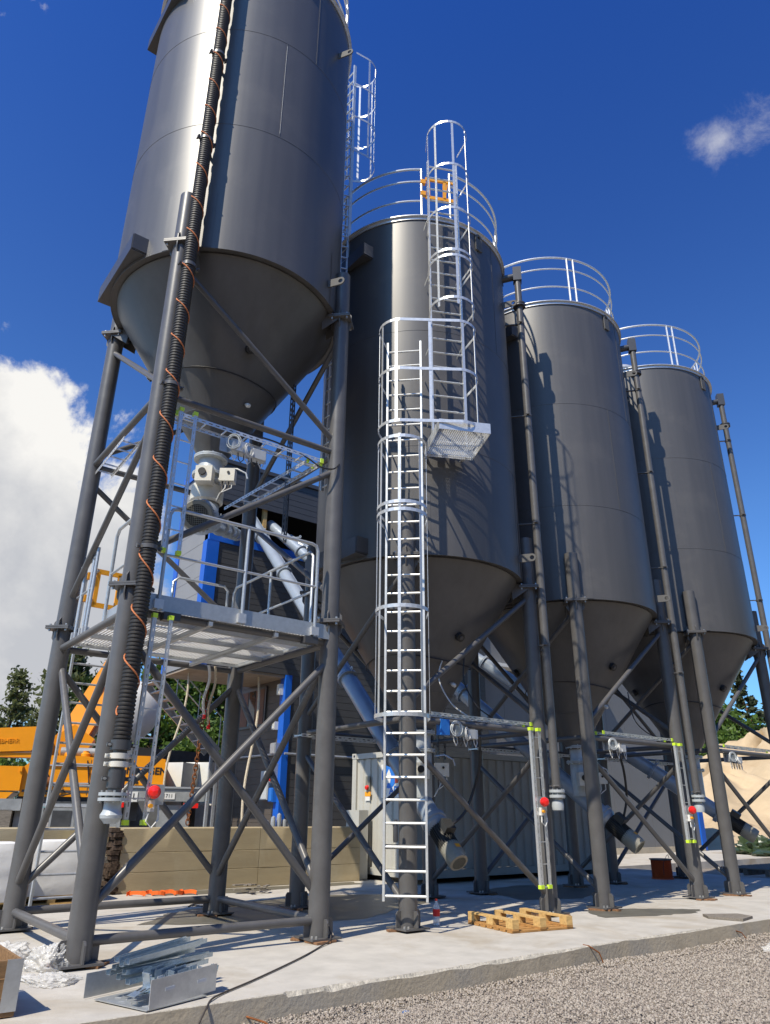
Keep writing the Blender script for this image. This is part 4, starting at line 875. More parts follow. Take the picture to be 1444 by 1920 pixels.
# ================================================================== RETAINING WALL, CONTAINER, BUILDINGS
def retaining_wall():
    root = thing('retaining_wall', (1, 6.3, 0), 'stained board marked concrete retaining wall behind the silos', 'wall')
    def panel(x0, x1, y, zt=1.09, t=.28):
        m = MB(); nx = max(2, int((x1-x0)/.12)); zs = [-.02, .03, .33, .338, .345, .66, .668, .675, zt-.02, zt]
        for zi, z in enumerate(zs):
            for i in range(nx+1):
                x = x0+(x1-x0)*i/nx; g = .012 if zi in (3, 6) else 0
                m.v.append((x, y+g+.006*nz1(x*2.1+zi, 4)+(.02 if zi == len(zs)-1 else 0), z+(.006*nz1(x*3, 7) if zi == len(zs)-1 else 0)))
        k = nx+1; m.f += [(j*k+i, j*k+i+1, (j+1)*k+i+1, (j+1)*k+i) for j in range(len(zs)-1) for i in range(nx)]
        b = len(m.v); j = (len(zs)-1)*k
        for i in range(nx+1): m.v.append((x0+(x1-x0)*i/nx, y+t, zt))
        m.f += [(j+i, j+i+1, b+i+1, b+i) for i in range(nx)]
        c = len(m.v); m.v += [(x0, y+t, -.02), (x1, y+t, -.02)]
        m.f += [tuple([0]+[q*k for q in range(1, len(zs))]+[b, c]), tuple([nx]+[q*k+nx for q in range(1, len(zs))]+[b+nx, c+1])]
        return m.build('wall_panel', 'wall_concrete', root, recalc=True)
    panel(-1.62, 1.2, 6.22); panel(1.21, 2.72, 6.22); panel(2.73, 3.72, 6.22); panel(-9, -1.63, 6.62)
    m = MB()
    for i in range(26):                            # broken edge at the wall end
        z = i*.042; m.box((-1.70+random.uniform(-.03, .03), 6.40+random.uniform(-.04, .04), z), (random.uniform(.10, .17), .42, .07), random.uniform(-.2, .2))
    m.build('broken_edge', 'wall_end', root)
    MB().prism([(2.06, 6.205, .02), (2.16, 6.205, .02), (2.13, 6.205, .3), (2.12, 6.205, .47), (2.095, 6.205, .5), (2.08, 6.205, .3)], (0, .012, 0)).build('rust_streak', 'rust', root, recalc=True)
retaining_wall()
MB().box((3.86, 6.55, .72), (.26, .5, 1.42)).build('concrete_pier', 'container_paint', origin=(3.86, 6.55, 0), label='pale upright slab between the wall and the container', cat='slab')

def container():
    x0, x1, y0, y1, z0, z1 = 4.08, 10.14, 4.70, 7.10, .10, 2.70
    root = thing('shipping_container', ((x0+x1)/2, (y0+y1)/2, 0), 'off white shipping container behind the second and third silos', 'container')
    def corr(a0, a1, f):                           # trapezoid corrugation between a0 and a1
        pts = []; x = a0; pit = .278
        while x < a1-.01:
            for d, o in ((0, 0), (.07, 0), (.105, .036), (.175, .036), (.208, 0)):
                if x+d <= a1: pts.append((x+d, o))
            x += pit
        pts.append((a1, 0)); return [f(*q) for q in pts]
    MB().sheet(corr(x0+.14, x1-.14, lambda a, o: (a, y0+.04+o, z0+.16)), (0, 0, z1-z0-.3)).build('long_side', 'container_paint', root, recalc=False)
    MB().sheet(corr(y0+.14, y1-.14, lambda a, o: (x0+.04+o, a, z0+.16)), (0, 0, z1-z0-.3)).build('end_wall', 'container_paint', root)
    MB().box(((x0+x1)/2, y1-.05, (z0+z1)/2), (x1-x0-.2, .03, z1-z0-.3)).build('long_side', 'container_paint', root)
    MB().box((x1-.05, (y0+y1)/2, (z0+z1)/2), (.03, y1-y0-.2, z1-z0-.3)).build('end_wall', 'container_paint', root)
    MB().box(((x0+x1)/2, (y0+y1)/2, z1-.04), (x1-x0-.1, y1-y0-.1, .03)).build('roof', 'container_paint', root)
    for x in (x0+.08, x1-.08):
        for y in (y0+.08, y1-.08):
            p = MB().box((x, y, (z0+z1)/2), (.16, .16, z1-z0-.02)).build('corner_post', 'container_paint', root)
            for z in (z0+.06, z1-.06): MB().box((x, y, z), (.178, .178, .12)).build('corner_casting', 'container_paint', p); MB().box((x-.091*(1 if x < 6 else -1), y, z), (.004, .06, .045)).build('casting_hole', 'black_plastic', p)
    for z, h in ((z0+.08, .15), (z1-.07, .12)):
        for y in (y0+.05, y1-.05): MB().box(((x0+x1)/2, y, z), (x1-x0-.34, .1, h)).build('side_rail', 'container_paint', root)
        for x in (x0+.05, x1-.05): MB().box((x, (y0+y1)/2, z), (.1, y1-y0-.34, h)).build('end_rail', 'container_paint', root)
    # sign, socket and label on the end wall
    xs = x0+.018; sg = MB().box((xs, 5.60, 2.05), (.012, .72, .72)).build('sign_board', 'white_paint', root); xs -= .008
    MB().lathe([(.0, 0), (.27, 0), (.27, .003), (0, .004)], (xs, 5.66, 2.16), (-1, 0, 0), 32, R_(-110), R_(200)).build('sign_emblem', 'text_blue', sg)
    MB().prism([(xs-.004, 5.78, 2.0), (xs-.004, 5.62, 2.0), (xs-.004, 5.58, 2.16), (xs-.004, 5.66, 2.3), (xs-.004, 5.74, 2.2)], (-.003, 0, 0)).build('sign_emblem', 'white_paint', sg)
    MB().prism([(xs-.004, 5.44, 2.0), (xs-.004, 5.33, 2.0), (xs-.004, 5.33, 2.22), (xs-.004, 5.40, 2.30), (xs-.004, 5.44, 2.22)], (-.003, 0, 0)).build('sign_emblem', 'text_red', sg)
    text('E', (xs-.002, 5.83, 1.84), (0, -1, 0), (0, 0, 1), .24, 'text_blue', sg, bold=.006); text('APS', (xs-.002, 5.46, 1.84), (0, -1, 0), (0, 0, 1), .24, 'text_blue', sg, bold=.006)
    MB().box((x0+.02, 6.48, 2.02), (.03, .16, .30)).build('socket_recess', 'motor_grey', root); MB().lathe([(.05, 0), (.05, .07), (.035, .09), (0, .09)], (x0+.03, 6.48, 1.93), (-1, -.2, -.2), 14).build('socket', 'red_plastic', root)
    MB().box((x0+.018, 6.48, 1.78), (.012, .22, .10)).build('warning_label', 'yellow', root); MB().box((x0+.018, 6.48, 1.68), (.012, .17, .09)).build('info_label', 'white_paint', root)
    for x in (x0+.3, x0+2, x0+4, x1-.3):
        MB().box((x, (y0+y1)/2, .05), (.12, y1-y0+.1, .095)).build('timber_bearer', 'old_wood', root)
container()

def clad(m, p0, dirv, ln, z0, z1, nv, bh=.2, g=.008):   # horizontal boards as a saw profile
    p0 = Vector(p0); d = Vector(dirv).normalized(); nv = Vector(nv); pr = []; z = z0
    while z < z1-.01:
        e = min(z+bh, z1); pr += [p0+V(0, 0, z)+nv*g, p0+V(0, 0, e-.018)+nv*g, p0+V(0, 0, e-.014), p0+V(0, 0, e-.004)]; z = e
    return m.sheet(pr+[p0+V(0, 0, z1)+nv*g], d*ln)
def building():
    YF = 10.2; root = thing('plant_building', (5, YF, .5), 'dark clad plant building with bright blue corner trims', 'building')
    # lower volume: front in shade, brown side wall facing left
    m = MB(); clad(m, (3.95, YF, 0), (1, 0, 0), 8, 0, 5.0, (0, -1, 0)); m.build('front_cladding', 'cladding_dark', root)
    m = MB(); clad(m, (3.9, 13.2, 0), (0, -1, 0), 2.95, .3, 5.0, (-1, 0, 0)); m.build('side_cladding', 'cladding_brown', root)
    MB().box((3.94, YF-.0, 2.5), (.20, .10, 5.0)).box((3.89, YF+.14, 2.5), (.09, .22, 5.0)).build('corner_trim', 'trim_blue', root)
    MB().box((8.4, YF-.03, 2.75), (.35, .08, 4.5)).build('corner_trim', 'trim_blue', root)
    # upper volume cantilevered to the left
    XL = 1.08; ZB, ZM, ZO, ZT = 5.0, 8.5, 9.85, 11.1
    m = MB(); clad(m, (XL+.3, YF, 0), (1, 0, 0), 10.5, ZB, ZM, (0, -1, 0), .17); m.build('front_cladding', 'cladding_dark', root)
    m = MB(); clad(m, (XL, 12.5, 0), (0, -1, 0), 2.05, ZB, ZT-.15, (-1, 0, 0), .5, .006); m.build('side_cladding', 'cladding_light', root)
    MB().box((XL+.16, YF-.005, (ZB+ZM)/2), (.32, .09, ZM-ZB)).build('corner_trim', 'trim_blue', root)
    MB().box((XL-.012, YF+.10, (ZB+ZM)/2), (.06, .29, ZM-ZB)).build('corner_trim', 'trim_blue', root)
    MB().box((XL-.012, 12.35, (ZB+ZT)/2), (.05, .3, ZT-ZB)).build('corner_trim', 'trim_blue', root)
    MB().box((XL+5.4, YF-.005, ZM+.12), (10.8, .10, .24)).build('band_trim', 'trim_blue', root)
    MB().box((XL-.02, 11.33, ZT-.05), (.07, 2.35, .28)).build('verge_trim', 'trim_blue', root)
    MB().box((XL+5.4, 11.35, ZB-.04), (10.75, 2.25, .07)).build('soffit', 'soffit', root)
    # open slot where the conveyors enter, dark inside, then the top band
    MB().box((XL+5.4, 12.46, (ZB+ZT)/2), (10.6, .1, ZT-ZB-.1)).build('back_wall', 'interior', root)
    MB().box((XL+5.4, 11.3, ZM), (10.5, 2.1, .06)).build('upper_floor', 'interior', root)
    for x in (XL+1.75, XL+5.1, XL+8): MB().box((x, YF+.1, (ZM+ZO)/2+.1), (.12, .12, ZO-ZM)).build('slot_post', 'pallet_wood', root)
    MB().box((XL+1.1, 12, ZM+.75), (.4, .4, 1.0)).build('machine_inside', 'text_red', root)
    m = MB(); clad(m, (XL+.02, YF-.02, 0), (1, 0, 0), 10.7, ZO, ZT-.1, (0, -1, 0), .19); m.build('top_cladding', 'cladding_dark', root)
    MB().box((XL+5.4, YF-.03, ZT-.04), (10.8, .12, .12)).build('eaves_trim', 'dark_paint', root)
    MB().box((XL+5.4, 11.35, ZT), (10.7, 2.2, .06)).build('roof', 'dark_paint', root)
    # window with brown blinds, cabinets and conduit on the brown side wall
    wn = MB().box((3.87, 12.15, 4.25), (.06, 1.75, 1.15)).build('window', 'dark_paint', root)
    for y, mt in ((12.62, 'brown_blind'), (12.1, 'leaf_green'), (11.62, 'brown_blind')): MB().box((3.835, y, 4.25), (.012, .5 if mt != 'leaf_green' else .4, 1.0)).build('pane', 'glass' if mt == 'leaf_green' else mt, wn)
    MB().tube((3.84, 14, 2.86), (3.84, 10.2, 2.86), .035, 8).build('conduit', 'galv', root); MB().tube((3.9, 10.1, 2.86), (7.5, 10.1, 2.86), .03, 8).build('conduit', 'galv', root)
    for y, z, sy, sz, mt in ((10.8, 2.05, .42, .75, 'grey_plastic'), (10.42, 2.35, .22, .5, 'galv_dull'), (10.42, 1.8, .24, .36, 'blue_plastic'), (10.45, 3.0, .3, .3, 'galv'), (10.35, 4.6, .14, .3, 'white_plastic'), (10.52, 3.62, .14, .22, 'white_plastic')):
        b = MB().box((3.80, y, z), (.16, sy, sz)).build('wall_cabinet', mt, root); MB().box((3.71, y, z), (.02, sy-.04, sz-.05)).build('cabinet_door', mt, b)
    for z in (2.2, 2.35, 2.5): MB().tube((3.72, 10.42, z), (3.66, 10.42, z-.03), .035, 10).build('socket', 'red_plastic', root)
    # ropes with red plugs hanging from the overhang
building()
def hang(p0, p1, r, m, label, plug=False, sag=.12):
    p0 = Vector(p0); p1 = Vector(p1); root = thing('hanging_line', p1, label, 'rope', 'lines hanging from the plant')
    pts = [p0.lerp(p1, i/14)+V(sag*math.sin(i*.45)*.3, 0, 0) for i in range(15)]; MB().path(pts, r, 7).build('line', m, root)
    if plug: MB().lathe([(0, -.06), (.028, -.06), (.028, -.01), (.02, 0), (.018, .07), (0, .07)], p1, n=14).build('plug', 'red_plastic', root)
hang((-1.9, 2.6, 3.5), (-1.88, 2.62, 2.75), .022, 'cable_white', 'pale cable with a red plug hanging at the back of the platform', True)
hang((-1.78, 2.62, 3.5), (-1.79, 2.63, 2.6), .02, 'rope_beige', 'beige cable with a red plug hanging beside the pale one', True)
hang((3.2, 10.6, 5.0), (2.75, 10.0, .7), .035, 'rope_beige', 'beige rope hanging from the overhang in front of the brown wall', False, .3)
hang((1.35, 11.2, 5.0), (1.0, 11.1, 1.6), .03, 'rope_beige', 'beige rope hanging near the crane', False, .3)
def chain():
    root = thing('rusty_chain', (2.3, 12, .6), 'rusty hanging chain between the crane and the brown wall', 'chain'); f = None
    for i in range(34):
        z = 4.9-i*.115; o = V(2.32-.006*i, 12, z); ax = V(1, 0, 0) if i % 2 else V(0, 1, 0)
        MB().path([o+ax*(.055*math.cos(t))+V(0, 0, .085*math.sin(t)) for t in np.linspace(0, 6.283, 11)[:-1]], .016, 6, True).build('chain_link', 'rust', root)
chain()
def staircase():
    a = V(.9, 12.6, 4.9); b = V(3.1, 12.6, 3.0); root = thing('steel_staircase', (3.1, 12.6, .6), 'grey steel staircase sloping down beside the brown wall', 'staircase')
    for y in (0, .8): MB().bar(a+V(0, y, 0), b+V(0, y, 0), .05, .2).build('stringer', 'galv_dull', root); MB().path([a+V(0, y, 1), b+V(0, y, 1)], .02, 8).build('handrail', 'galv_dull', root)
    for i in range(9): p = a.lerp(b, (i+.5)/9); MB().box(p+V(0, .4, 0), (.26, .76, .03)).build('tread', 'galv_dull', root)
    for i in range(4):
        p = a.lerp(b, i/3); MB().tube(p, p+V(0, 0, 1), .018, 8).build('baluster', 'galv_dull', root)
    for x in (2.95, 3.15): MB().bar((x, 12.7, .6), (x, 12.7, 3.0), .08, .08).build('support', 'galv_dull', root)
staircase()
def warehouse():
    root = thing('warehouse', (18, 10.4, 0), 'plain grey warehouse wall with a blue right corner behind the silos', 'building')
    m = MB()
    n = 12; x0, x1 = 10.6, 24.75
    for i in range(n):
        a = x0+(x1-x0)*i/n; b = x0+(x1-x0)*(i+1)/n
        MB().box(((a+b)/2, 10.42, 4.0), (b-a-.012, .12, 7.9)).build('wall_panel', 'warehouse_grey', root)
    MB().box(((x0+x1)/2, 14.5, 4.0), (x1-x0-.1, 8, 7.8)).build('core', 'warehouse_grey', root)
    MB().box((24.72, 10.36, 4.0), (.32, .14, 7.95)).build('corner_trim', 'trim_blue', root)
    MB().box((17.6, 10.33, .1), (14.2, .1, .2)).build('plinth', 'kerb_concrete', root)
    MB().box((14, 10.15, 6.3), (9, .5, .12)).build('canopy', 'white_paint', root)
warehouse()

# ================================================================== MOBILE CRANE
def crane():
    root = thing('mobile_crane', (1, 15, .6), 'orange yellow mobile crane seen from behind over the wall', 'crane'); Y = 14.0
    def B(n, c, s, m, rz=0, par=None): return MB().box(c, s, rz).build(n, m, par or root)
    B('carrier_frame', (.6, Y+5, 1.35), (2.3, 9.5, .5), 'crane_dark')
    # rear bumper and plates
    bp = B('rear_bumper', (2.15, Y, 1.80), (2.85, .18, .34), 'crane_grey')
    B('deck_edge', (2.15, Y+.02, 2.0), (2.9, .3, .05), 'galv_dull')
    pl = B('load_plate', (1.30, Y-.10, 1.74), (.80, .02, .26), 'white_paint'); text('TUNG L', (1.28, Y-.113, 1.74), (1, 0, 0), (0, 0, 1), .22, 'text_black', pl, bold=.004)
    lp = B('licence_plate', (2.42, Y-.10, 1.77), (.62, .02, .17), 'white_paint'); text('JV 21711', (2.42, Y-.113, 1.77), (1, 0, 0), (0, 0, 1), .14, 'text_black', lp)
    for x in (1.15, 3.2): B('tail_light', (x, Y-.06, 1.52), (.42, .08, .13), 'red_plastic')
    B('mudguard', (2.75, Y+.05, 1.2), (.9, .06, .65), 'crane_grey'); B('mudguard', (.95, Y+.02, 1.2), (.75, .06, .7), 'crane_grey')
    for x in (1.0, 3.2):
        for y in (Y+1.0, Y+2.7, Y+7.0, Y+8.7):
            t = MB().lathe([(.28, -.19), (.6, -.19), (.66, -.14), (.66, .14), (.6, .19), (.28, .19)], (x, y, 1.16), (1, 0, 0), 28).build('wheel', 'tyre', root); MB().lathe([(0, -.1), (.28, -.12), (.28, .12), (0, .1)], (x, y, 1.16), (1, 0, 0), 20).build('rim', 'crane_grey', t)
    # counterweight and engine housing with lettering
    cw = MB().prism([(.75, Y+.1, 2.05), (2.42, Y+.1, 2.05), (2.36, Y+.1, 2.78), (1.9, Y+.1, 2.86), (.85, Y+.1, 2.86), (.7, Y+.1, 2.5)], (0, 2.4, 0)).build('engine_housing', 'crane_yellow', root, recalc=True)
    B('housing_seam', (2.02, Y+.094, 2.45), (.012, .01, .76), 'crane_dark', par=cw); B('latch', (1.62, Y+.09, 2.12), (.09, .012, .06), 'text_black', par=cw)
    text('GEN', (2.16, Y+.092, 2.44), (1, 0, 0), (0, 0, 1), .27, 'text_black', cw, bold=.008)
    text('N', (1.40, Y+.092, 2.44), (1, 0, 0), (0, 0, 1), .27, 'text_black', cw, bold=.008)
    # turntable body
    MB().prism([(-1.45, Y+.3, 1.72), (.74, Y+.3, 1.72), (.74, Y+.3, 2.75), (.1, Y+.3, 2.82), (-1.1, Y+.3, 2.82), (-1.45, Y+.3, 2.5)], (0, 2.9, 0)).build('slewing_deck', 'crane_yellow', root, recalc=True)
    B('deck_rail', (-.2, Y+.27, 2.08), (1.7, .03, .035), 'galv_bright'); B('deck_rail', (-.2, Y+.27, 2.55), (1.6, .03, .035), 'galv_bright')
    for x in (-.35, .1): MB().lathe([(0, 2.8), (.13, 2.8), (.13, 2.9), (.08, 2.94), (.08, 2.98), (0, 2.98)], (x, Y+.6, 0), n=18).build('filler_cap', 'crane_yellow', root)
    MB().tube((-.9, Y+.25, 2.1), (-.7, Y+.25, 2.1), .13, 18).build('winch_hook', 'rust', root)
    MB().tube((-.6, Y+.75, 2.95), (.55, Y+.75, 2.95), .13, 20).build('hoist_winch', 'crane_grey', root)
    B('under_deck', (-.4, Y+1.2, 1.62), (2.2, 1.6, .28), 'crane_dark')
    for x in (-1.1, -.2, .45): B('tool_box', (x, Y+.5, 1.12), (.72, .6, .62), 'crane_grey')
    B('tool_box_lid', (-.25, Y+.19, 1.15), (.5, .02, .42), 'crane_dark')
    B('deck_beam', (-.4, Y+.3, 1.5), (2.6, .2, .08), 'galv_dull'); B('deck_beam', (-.4, Y+.3, .82), (2.6, .1, .08), 'galv_dull')
    for k_, (xa, za, xb, zb) in enumerate(((-1.2, 2.3, -.3, 1.9), (-.9, 2.45, .1, 1.85), (.2, 2.7, .6, 1.9))): MB().path([V(xa, Y+.26, za), V((xa+xb)/2, Y+.2, min(za, zb)-.12), V(xb, Y+.26, zb)], .02, 7).build('hydraulic_hose', 'black_plastic', root)
    for x_ in (-.95, -.35, .3): B('panel_gap', (x_, Y+.295, 2.25), (.012, .01, .95), 'crane_dark')
    B('stripe', (-.35, Y+.294, 1.86), (2.1, .01, .06), 'crane_dark')
    # boom pivot and raised telescopic boom
    MB().prism([(-1.15, Y+.9, 2.6), (-.1, Y+.9, 2.6), (.25, Y+.9, 3.35), (-.35, Y+.9, 3.75), (-.95, Y+.9, 3.35)], (0, .9, 0)).build('boom_pivot', 'crane_yellow', root, recalc=True)
    a = V(-.55, Y+1.5, 3.0); b = V(1.05, Y+3.2, 7.0); d = (b-a).normalized(); s_ = V(1, 0, -.35); 
    bm = MB().bar(a, b, .82, .78, V(0, -1, .3)).build('boom', 'crane_yellow', root)
    MB().bar(a+V(0, -.42, .1), b+V(0, -.42, .1), .05, .03, V(0, -1, .3)).build('boom_rib', 'crane_yellow', bm)
    MB().bar(b-d*.2, b+d*1.6, .62, .58, V(0, -1, .3)).build('boom_section', 'crane_yellow', bm)
    MB().tube(a+V(.45, 0, .1), a.lerp(b, .6)+V(.5, 0, 0), .12, 14).build('lift_cylinder', 'crane_grey', root)
    # folded jib box on the left with embossed name, outrigger box below
    jb = MB().prism([(-3.6, Y+.2, 2.78), (-1.35, Y+.2, 2.92), (-1.05, Y+.2, 3.15), (-1.1, Y+.2, 3.60), (-3.6, Y+.2, 3.40)], (0, 1.0, 0)).build('counter_jib', 'crane_yellow', root, recalc=True)
    text('LIEBHERR', (-2.02, Y+.192, 3.16), (1, 0, .06), (-.06, 0, 1), .16, 'crane_yellow', jb, depth=.02)
    B('jib_foot', (-1.7, Y+.5, 2.8), (.9, .5, .12), 'crane_yellow')
    ob = MB().prism([(-2.35, Y+.2, 1.86), (-1.45, Y+.2, 1.86), (-1.45, Y+.2, 2.5), (-2.22, Y+.2, 2.5)], (0, 1.4, 0)).build('side_housing', 'crane_yellow', root, recalc=True)
    B('hinge', (-1.5, Y+.18, 2.43), (.06, .04, .14), 'crane_yellow', par=ob)
    MB().prism([(-2.6, Y+.2, 1.25), (-2.1, Y+.2, 1.25), (-1.6, Y+.2, 1.82), (-2.35, Y+.2, 1.82)], (0, 1.2, 0)).build('fender', 'crane_yellow', root, recalc=True)
    B('stowage_tray', (-1.75, Y+.3, 1.5), (.9, .7, .3), 'crane_grey'); B('stowage_crate', (-2.1, Y+.3, 1.12), (1.2, .7, .5), 'old_wood')
    root.rotation_euler.z = R_(-20)
    for x in (-3.7,): B('cab', (x, Y+1.6, 2.0), (1.0, 1.8, 1.5), 'crane_yellow'); B('cab_glass', (x, Y+.68, 2.3), (.8, .04, .8), 'glass')
crane()
MB().lathe([(0, 0), (.5, .02), (.95, .14), (1.22, .4), (1.25, .9), (1.0, 2.2), (.6, 2.9)], (3.1, 21.2, 4.9), (.35, .9, .2), 36).build('mixer_drum', 'white_paint', origin=(3.1, 21.2, .6), label='big white rounded drum end behind the crane', cat='drum')
def blocks():
    for i, (x, z, sx, sz) in enumerate(((2.95, 2.42, 1.25, .72), (4.1, 2.45, .95, .78), (3.3, 1.78, 1.1, .5), (4.35, 1.8, .8, .5))):
        MB().box((x, 15.4+.1*i, z), (1.0, sx, sz), .62+.03*i).build('building_block', 'white_paint', origin=(x, 15.4, z-sz/2), label=('large pale block upper left of the stack beside the crane', 'large pale block upper right of the stack beside the crane', 'small pale block lower left of the stack beside the crane', 'small pale block lower right of the stack beside the crane')[i], cat='block')
    MB().prism([(2.4, 18, 2.95), (6.8, 18, 2.95), (6.8, 18, 3.3), (2.6, 18, 3.42)], (0, 3, 0)).build('shed_roof', 'trim_blue' if False else 'crane_dark', origin=(4, 18, .6), label='low dark roof behind the pale blocks', cat='roof', recalc=True)
    MB().box((4.6, 19.5, 1.75), (3.6, 2.4, 2.3)).build('shed_wall', 'crane_grey', bpy.data.objects['shed_roof'])
blocks()
def gloves():
    for i, (x, h) in enumerate(((1.62, .2), (1.78, .28), (1.92, .34), (2.05, .22), (2.2, .3), (2.4, .26))):
        MB().lathe([(.06, 0), (.055, h*.6), (.045, h*.9), (0, h)], (x, 6.75, 1.02), n=10).build('sealed_tube', 'galv_dull', origin=(x, 6.75, .6), label='small grey green tubes standing behind the wall coping', cat='tube', group='row of small tubes behind the wall')
gloves()

# ================================================================== SMALL THINGS ON THE SLAB
def pallet(origin, ang, label, up=False):
    o = Vector(origin); ca, sa = math.cos(ang), math.sin(ang); ex = V(ca, sa, 0); ey = V(-sa, ca, 0); root = thing('wooden_pallet', o, label, 'pallet')
    LX, LY = 1.0, .98
    for i in range(7):                             # deck boards lie on the slab: pallet is upside down
        y = -LY/2+.06+i*(LY-.12)/6; MB().box(o+ey*y+V(0, 0, .014), (LX, .105, .022), ang).build('deck_board', 'pallet_dark', root)
    for i in range(3):
        x = -LX/2+.06+i*(LX-.12)/2; MB().box(o+ex*x+V(0, 0, .037), (.1, LY, .022), ang).build('stringer_board', 'pallet_dark', root)
        for j in range(3):
            y = -LY/2+.07+j*(LY-.14)/2; MB().box(o+ex*x+ey*y+V(0, 0, .088), (.1, .14, .078), ang).build('block', 'pallet_wood', root)
        MB().box(o+ex*x+V(0, 0, .139), (.1, LY, .022), ang).build('runner', 'pallet_wood', root)
a_ = V(.9292, -.9637, 0); b_ = V(1.0927, .0472, 0); c_ = V(1.9006, -1.0827, 0)
ctr_ = (b_+c_)/2; d_ = (b_-a_); pallet((ctr_.x, ctr_.y, 0), math.atan2(d_.y, d_.x)-math.pi/2, 'upturned light wooden pallet in front of the third silo leg')
def bottle():
    p = V(.60, .136, 0); root = thing('plastic_bottle', p, 'clear plastic bottle with a red label standing beside the ladder leg', 'bottle')
    MB().lathe([(0, .002), (.035, 0), (.045, .012), (.046, .09), (.043, .10), (.046, .11), (.046, .205), (.04, .235), (.018, .275), (.016, .30)], p, n=24).build('body', 'clear_plastic', root)
    MB().lathe([(0, .006), (.038, .006), (.042, .02), (.042, .075), (0, .075)], p, n=20).build('water', 'clear_plastic', root)
    MB().lathe([(.0472, .115), (.0478, .12), (.0478, .195), (.0472, .20)], p, n=24).build('label_wrap', 'bottle_label', root)
    MB().lathe([(.018, .296), (.018, .322), (0, .324)], p, n=14).build('cap', 'red_plastic', root)
bottle()
def spool():
    p = V(10.1, 2.9, 0); root = thing('cable_spool', p, 'reel of rust red cable standing on the slab in the shade', 'spool')
    MB().lathe([(.0, .0), (.25, .0), (.25, .02), (.235, .03)], p, n=28).build('lower_flange', 'spool_red', root); MB().lathe([(.235, .40), (.26, .41), (.26, .43), (0, .43)], p, n=28).build('upper_flange', 'old_wood', root)
    pr = []; z = .03
    while z < .40: pr += [(.225, z), (.237, z+.008), (.225, z+.016)]; z += .016
    MB().lathe(pr, p, n=32).build('wound_cable', 'spool_red', root)
    MB().path([p+V(.2, -.1, .44), p+V(.1, -.15, .52), p+V(-.05, -.2, .5), p+V(-.24, -.22, .35), p+V(-.3, -.24, .1)], .006, 6).build('loose_end', 'cable_dark', root)
spool()
MB().prism([(4.55, -1.35, .004), (5.05, -1.62, .004), (4.95, -1.90, .004), (4.50, -1.99, .004), (4.36, -1.55, .004)], (0, 0, .03)).build('plank_offcut', 'old_wood', origin=(4.7, -1.6, 0), label='weathered grey board lying near the slab edge on the right', cat='board', recalc=True)
def strap():
    pts = []
    for i in range(60):
        t = i/59; pts.append(V(-1.55+1.05*t+.05*math.sin(t*40), 5.85-.36*t+.12*math.sin(t*23), .03+.025*abs(math.sin(t*31))))
    m = MB(); strip(m, pts, .06, .006); m.build('lifting_strap', 'strap_orange', origin=(-1, 5.7, 0), label='orange lifting strap heaped on the slab before the wall', cat='strap')
strap()
def debris():
    m = MB()
    for i in range(14): m.box((.55+random.uniform(-.25, .25), 5.15+random.uniform(-.2, .2), .03+random.uniform(0, .12)), (random.uniform(.1, .3), random.uniform(.04, .1), .02), random.uniform(0, 3))
    m.build('wood_scraps', 'old_wood', origin=(.5, 5.1, 0), label='small heap of wood scraps and wire at the wall foot', cat='scraps')
debris()
cable([(-1.29, -.12, .16), (-1.33, -.22, .04), (-1.6, -.42, .012), (-2.15, -.88, .012), (-2.98, -1.50, .012), (-3.45, -1.82, .012), (-3.62, -1.97, .012), (-3.72, -2.08, -.03), (-3.86, -2.14, -.2), (-4.1, -2.3, -.2)], .008, 'cable_dark', 'dark cable trailing over the slab from the right front frame leg')
cable([(-1.2, 3.9, .01), (-.8, 3.5, .01), (-.2, 3.6, .01), (-.4, 3.95, .01), (-1.0, 4.1, .01), (-1.3, 3.8, .01)], .01, 'cable_dark', 'thin dark cable loop on the slab behind the raised silo frame')
for p, q, l in (((-3.35, -2.03, -.12), (-3.22, -2.35, -.2), 'short rusty bar sticking out of the slab face'), ((1.0, -2.03, .0), (1.12, -2.12, -.17), 'bent rusty wire on the slab edge near the pallet'), ((4.1, -2.02, -.06), (4.25, -2.14, -.18), 'rusty wire on the slab edge at the right')):
    P = Vector(p); Q = Vector(q); MB().path([P+V(0, .08, 0), P, P.lerp(Q, .5)+V(.02, -.03, .02), Q], .008, 6).build('rebar_end', 'rust', origin=p, label=l, cat='rebar')
def crate():
    root = thing('wooden_crate', (-5.2, -1.45, 0), 'wooden crate with a metal corner strap at the left edge', 'crate'); x1, y0 = -4.985, -1.60; hgt = .37
    for i in range(3):
        z = .065+i*.122; MB().box((x1-.5, y0+.012, z), (1.0, .024, .112)).build('plank', 'crate_wood', root); MB().box((x1-.012, y0+.40, z), (.024, .74, .112)).build('plank', 'crate_wood', root); MB().box((x1-.5, y0+.8, z), (1.0, .024, .112)).build('plank', 'crate_wood', root)
    MB().box((x1-.5, y0+.4, .012), (.96, .76, .02)).build('plank', 'crate_wood', root)
    MB().box((x1+.004, y0+.05, hgt/2+.02), (.005, .11, hgt-.04)).box((x1-.05, y0-.004, hgt/2+.02), (.11, .005, hgt-.04)).build('corner_strap', 'galv', root)
crate()
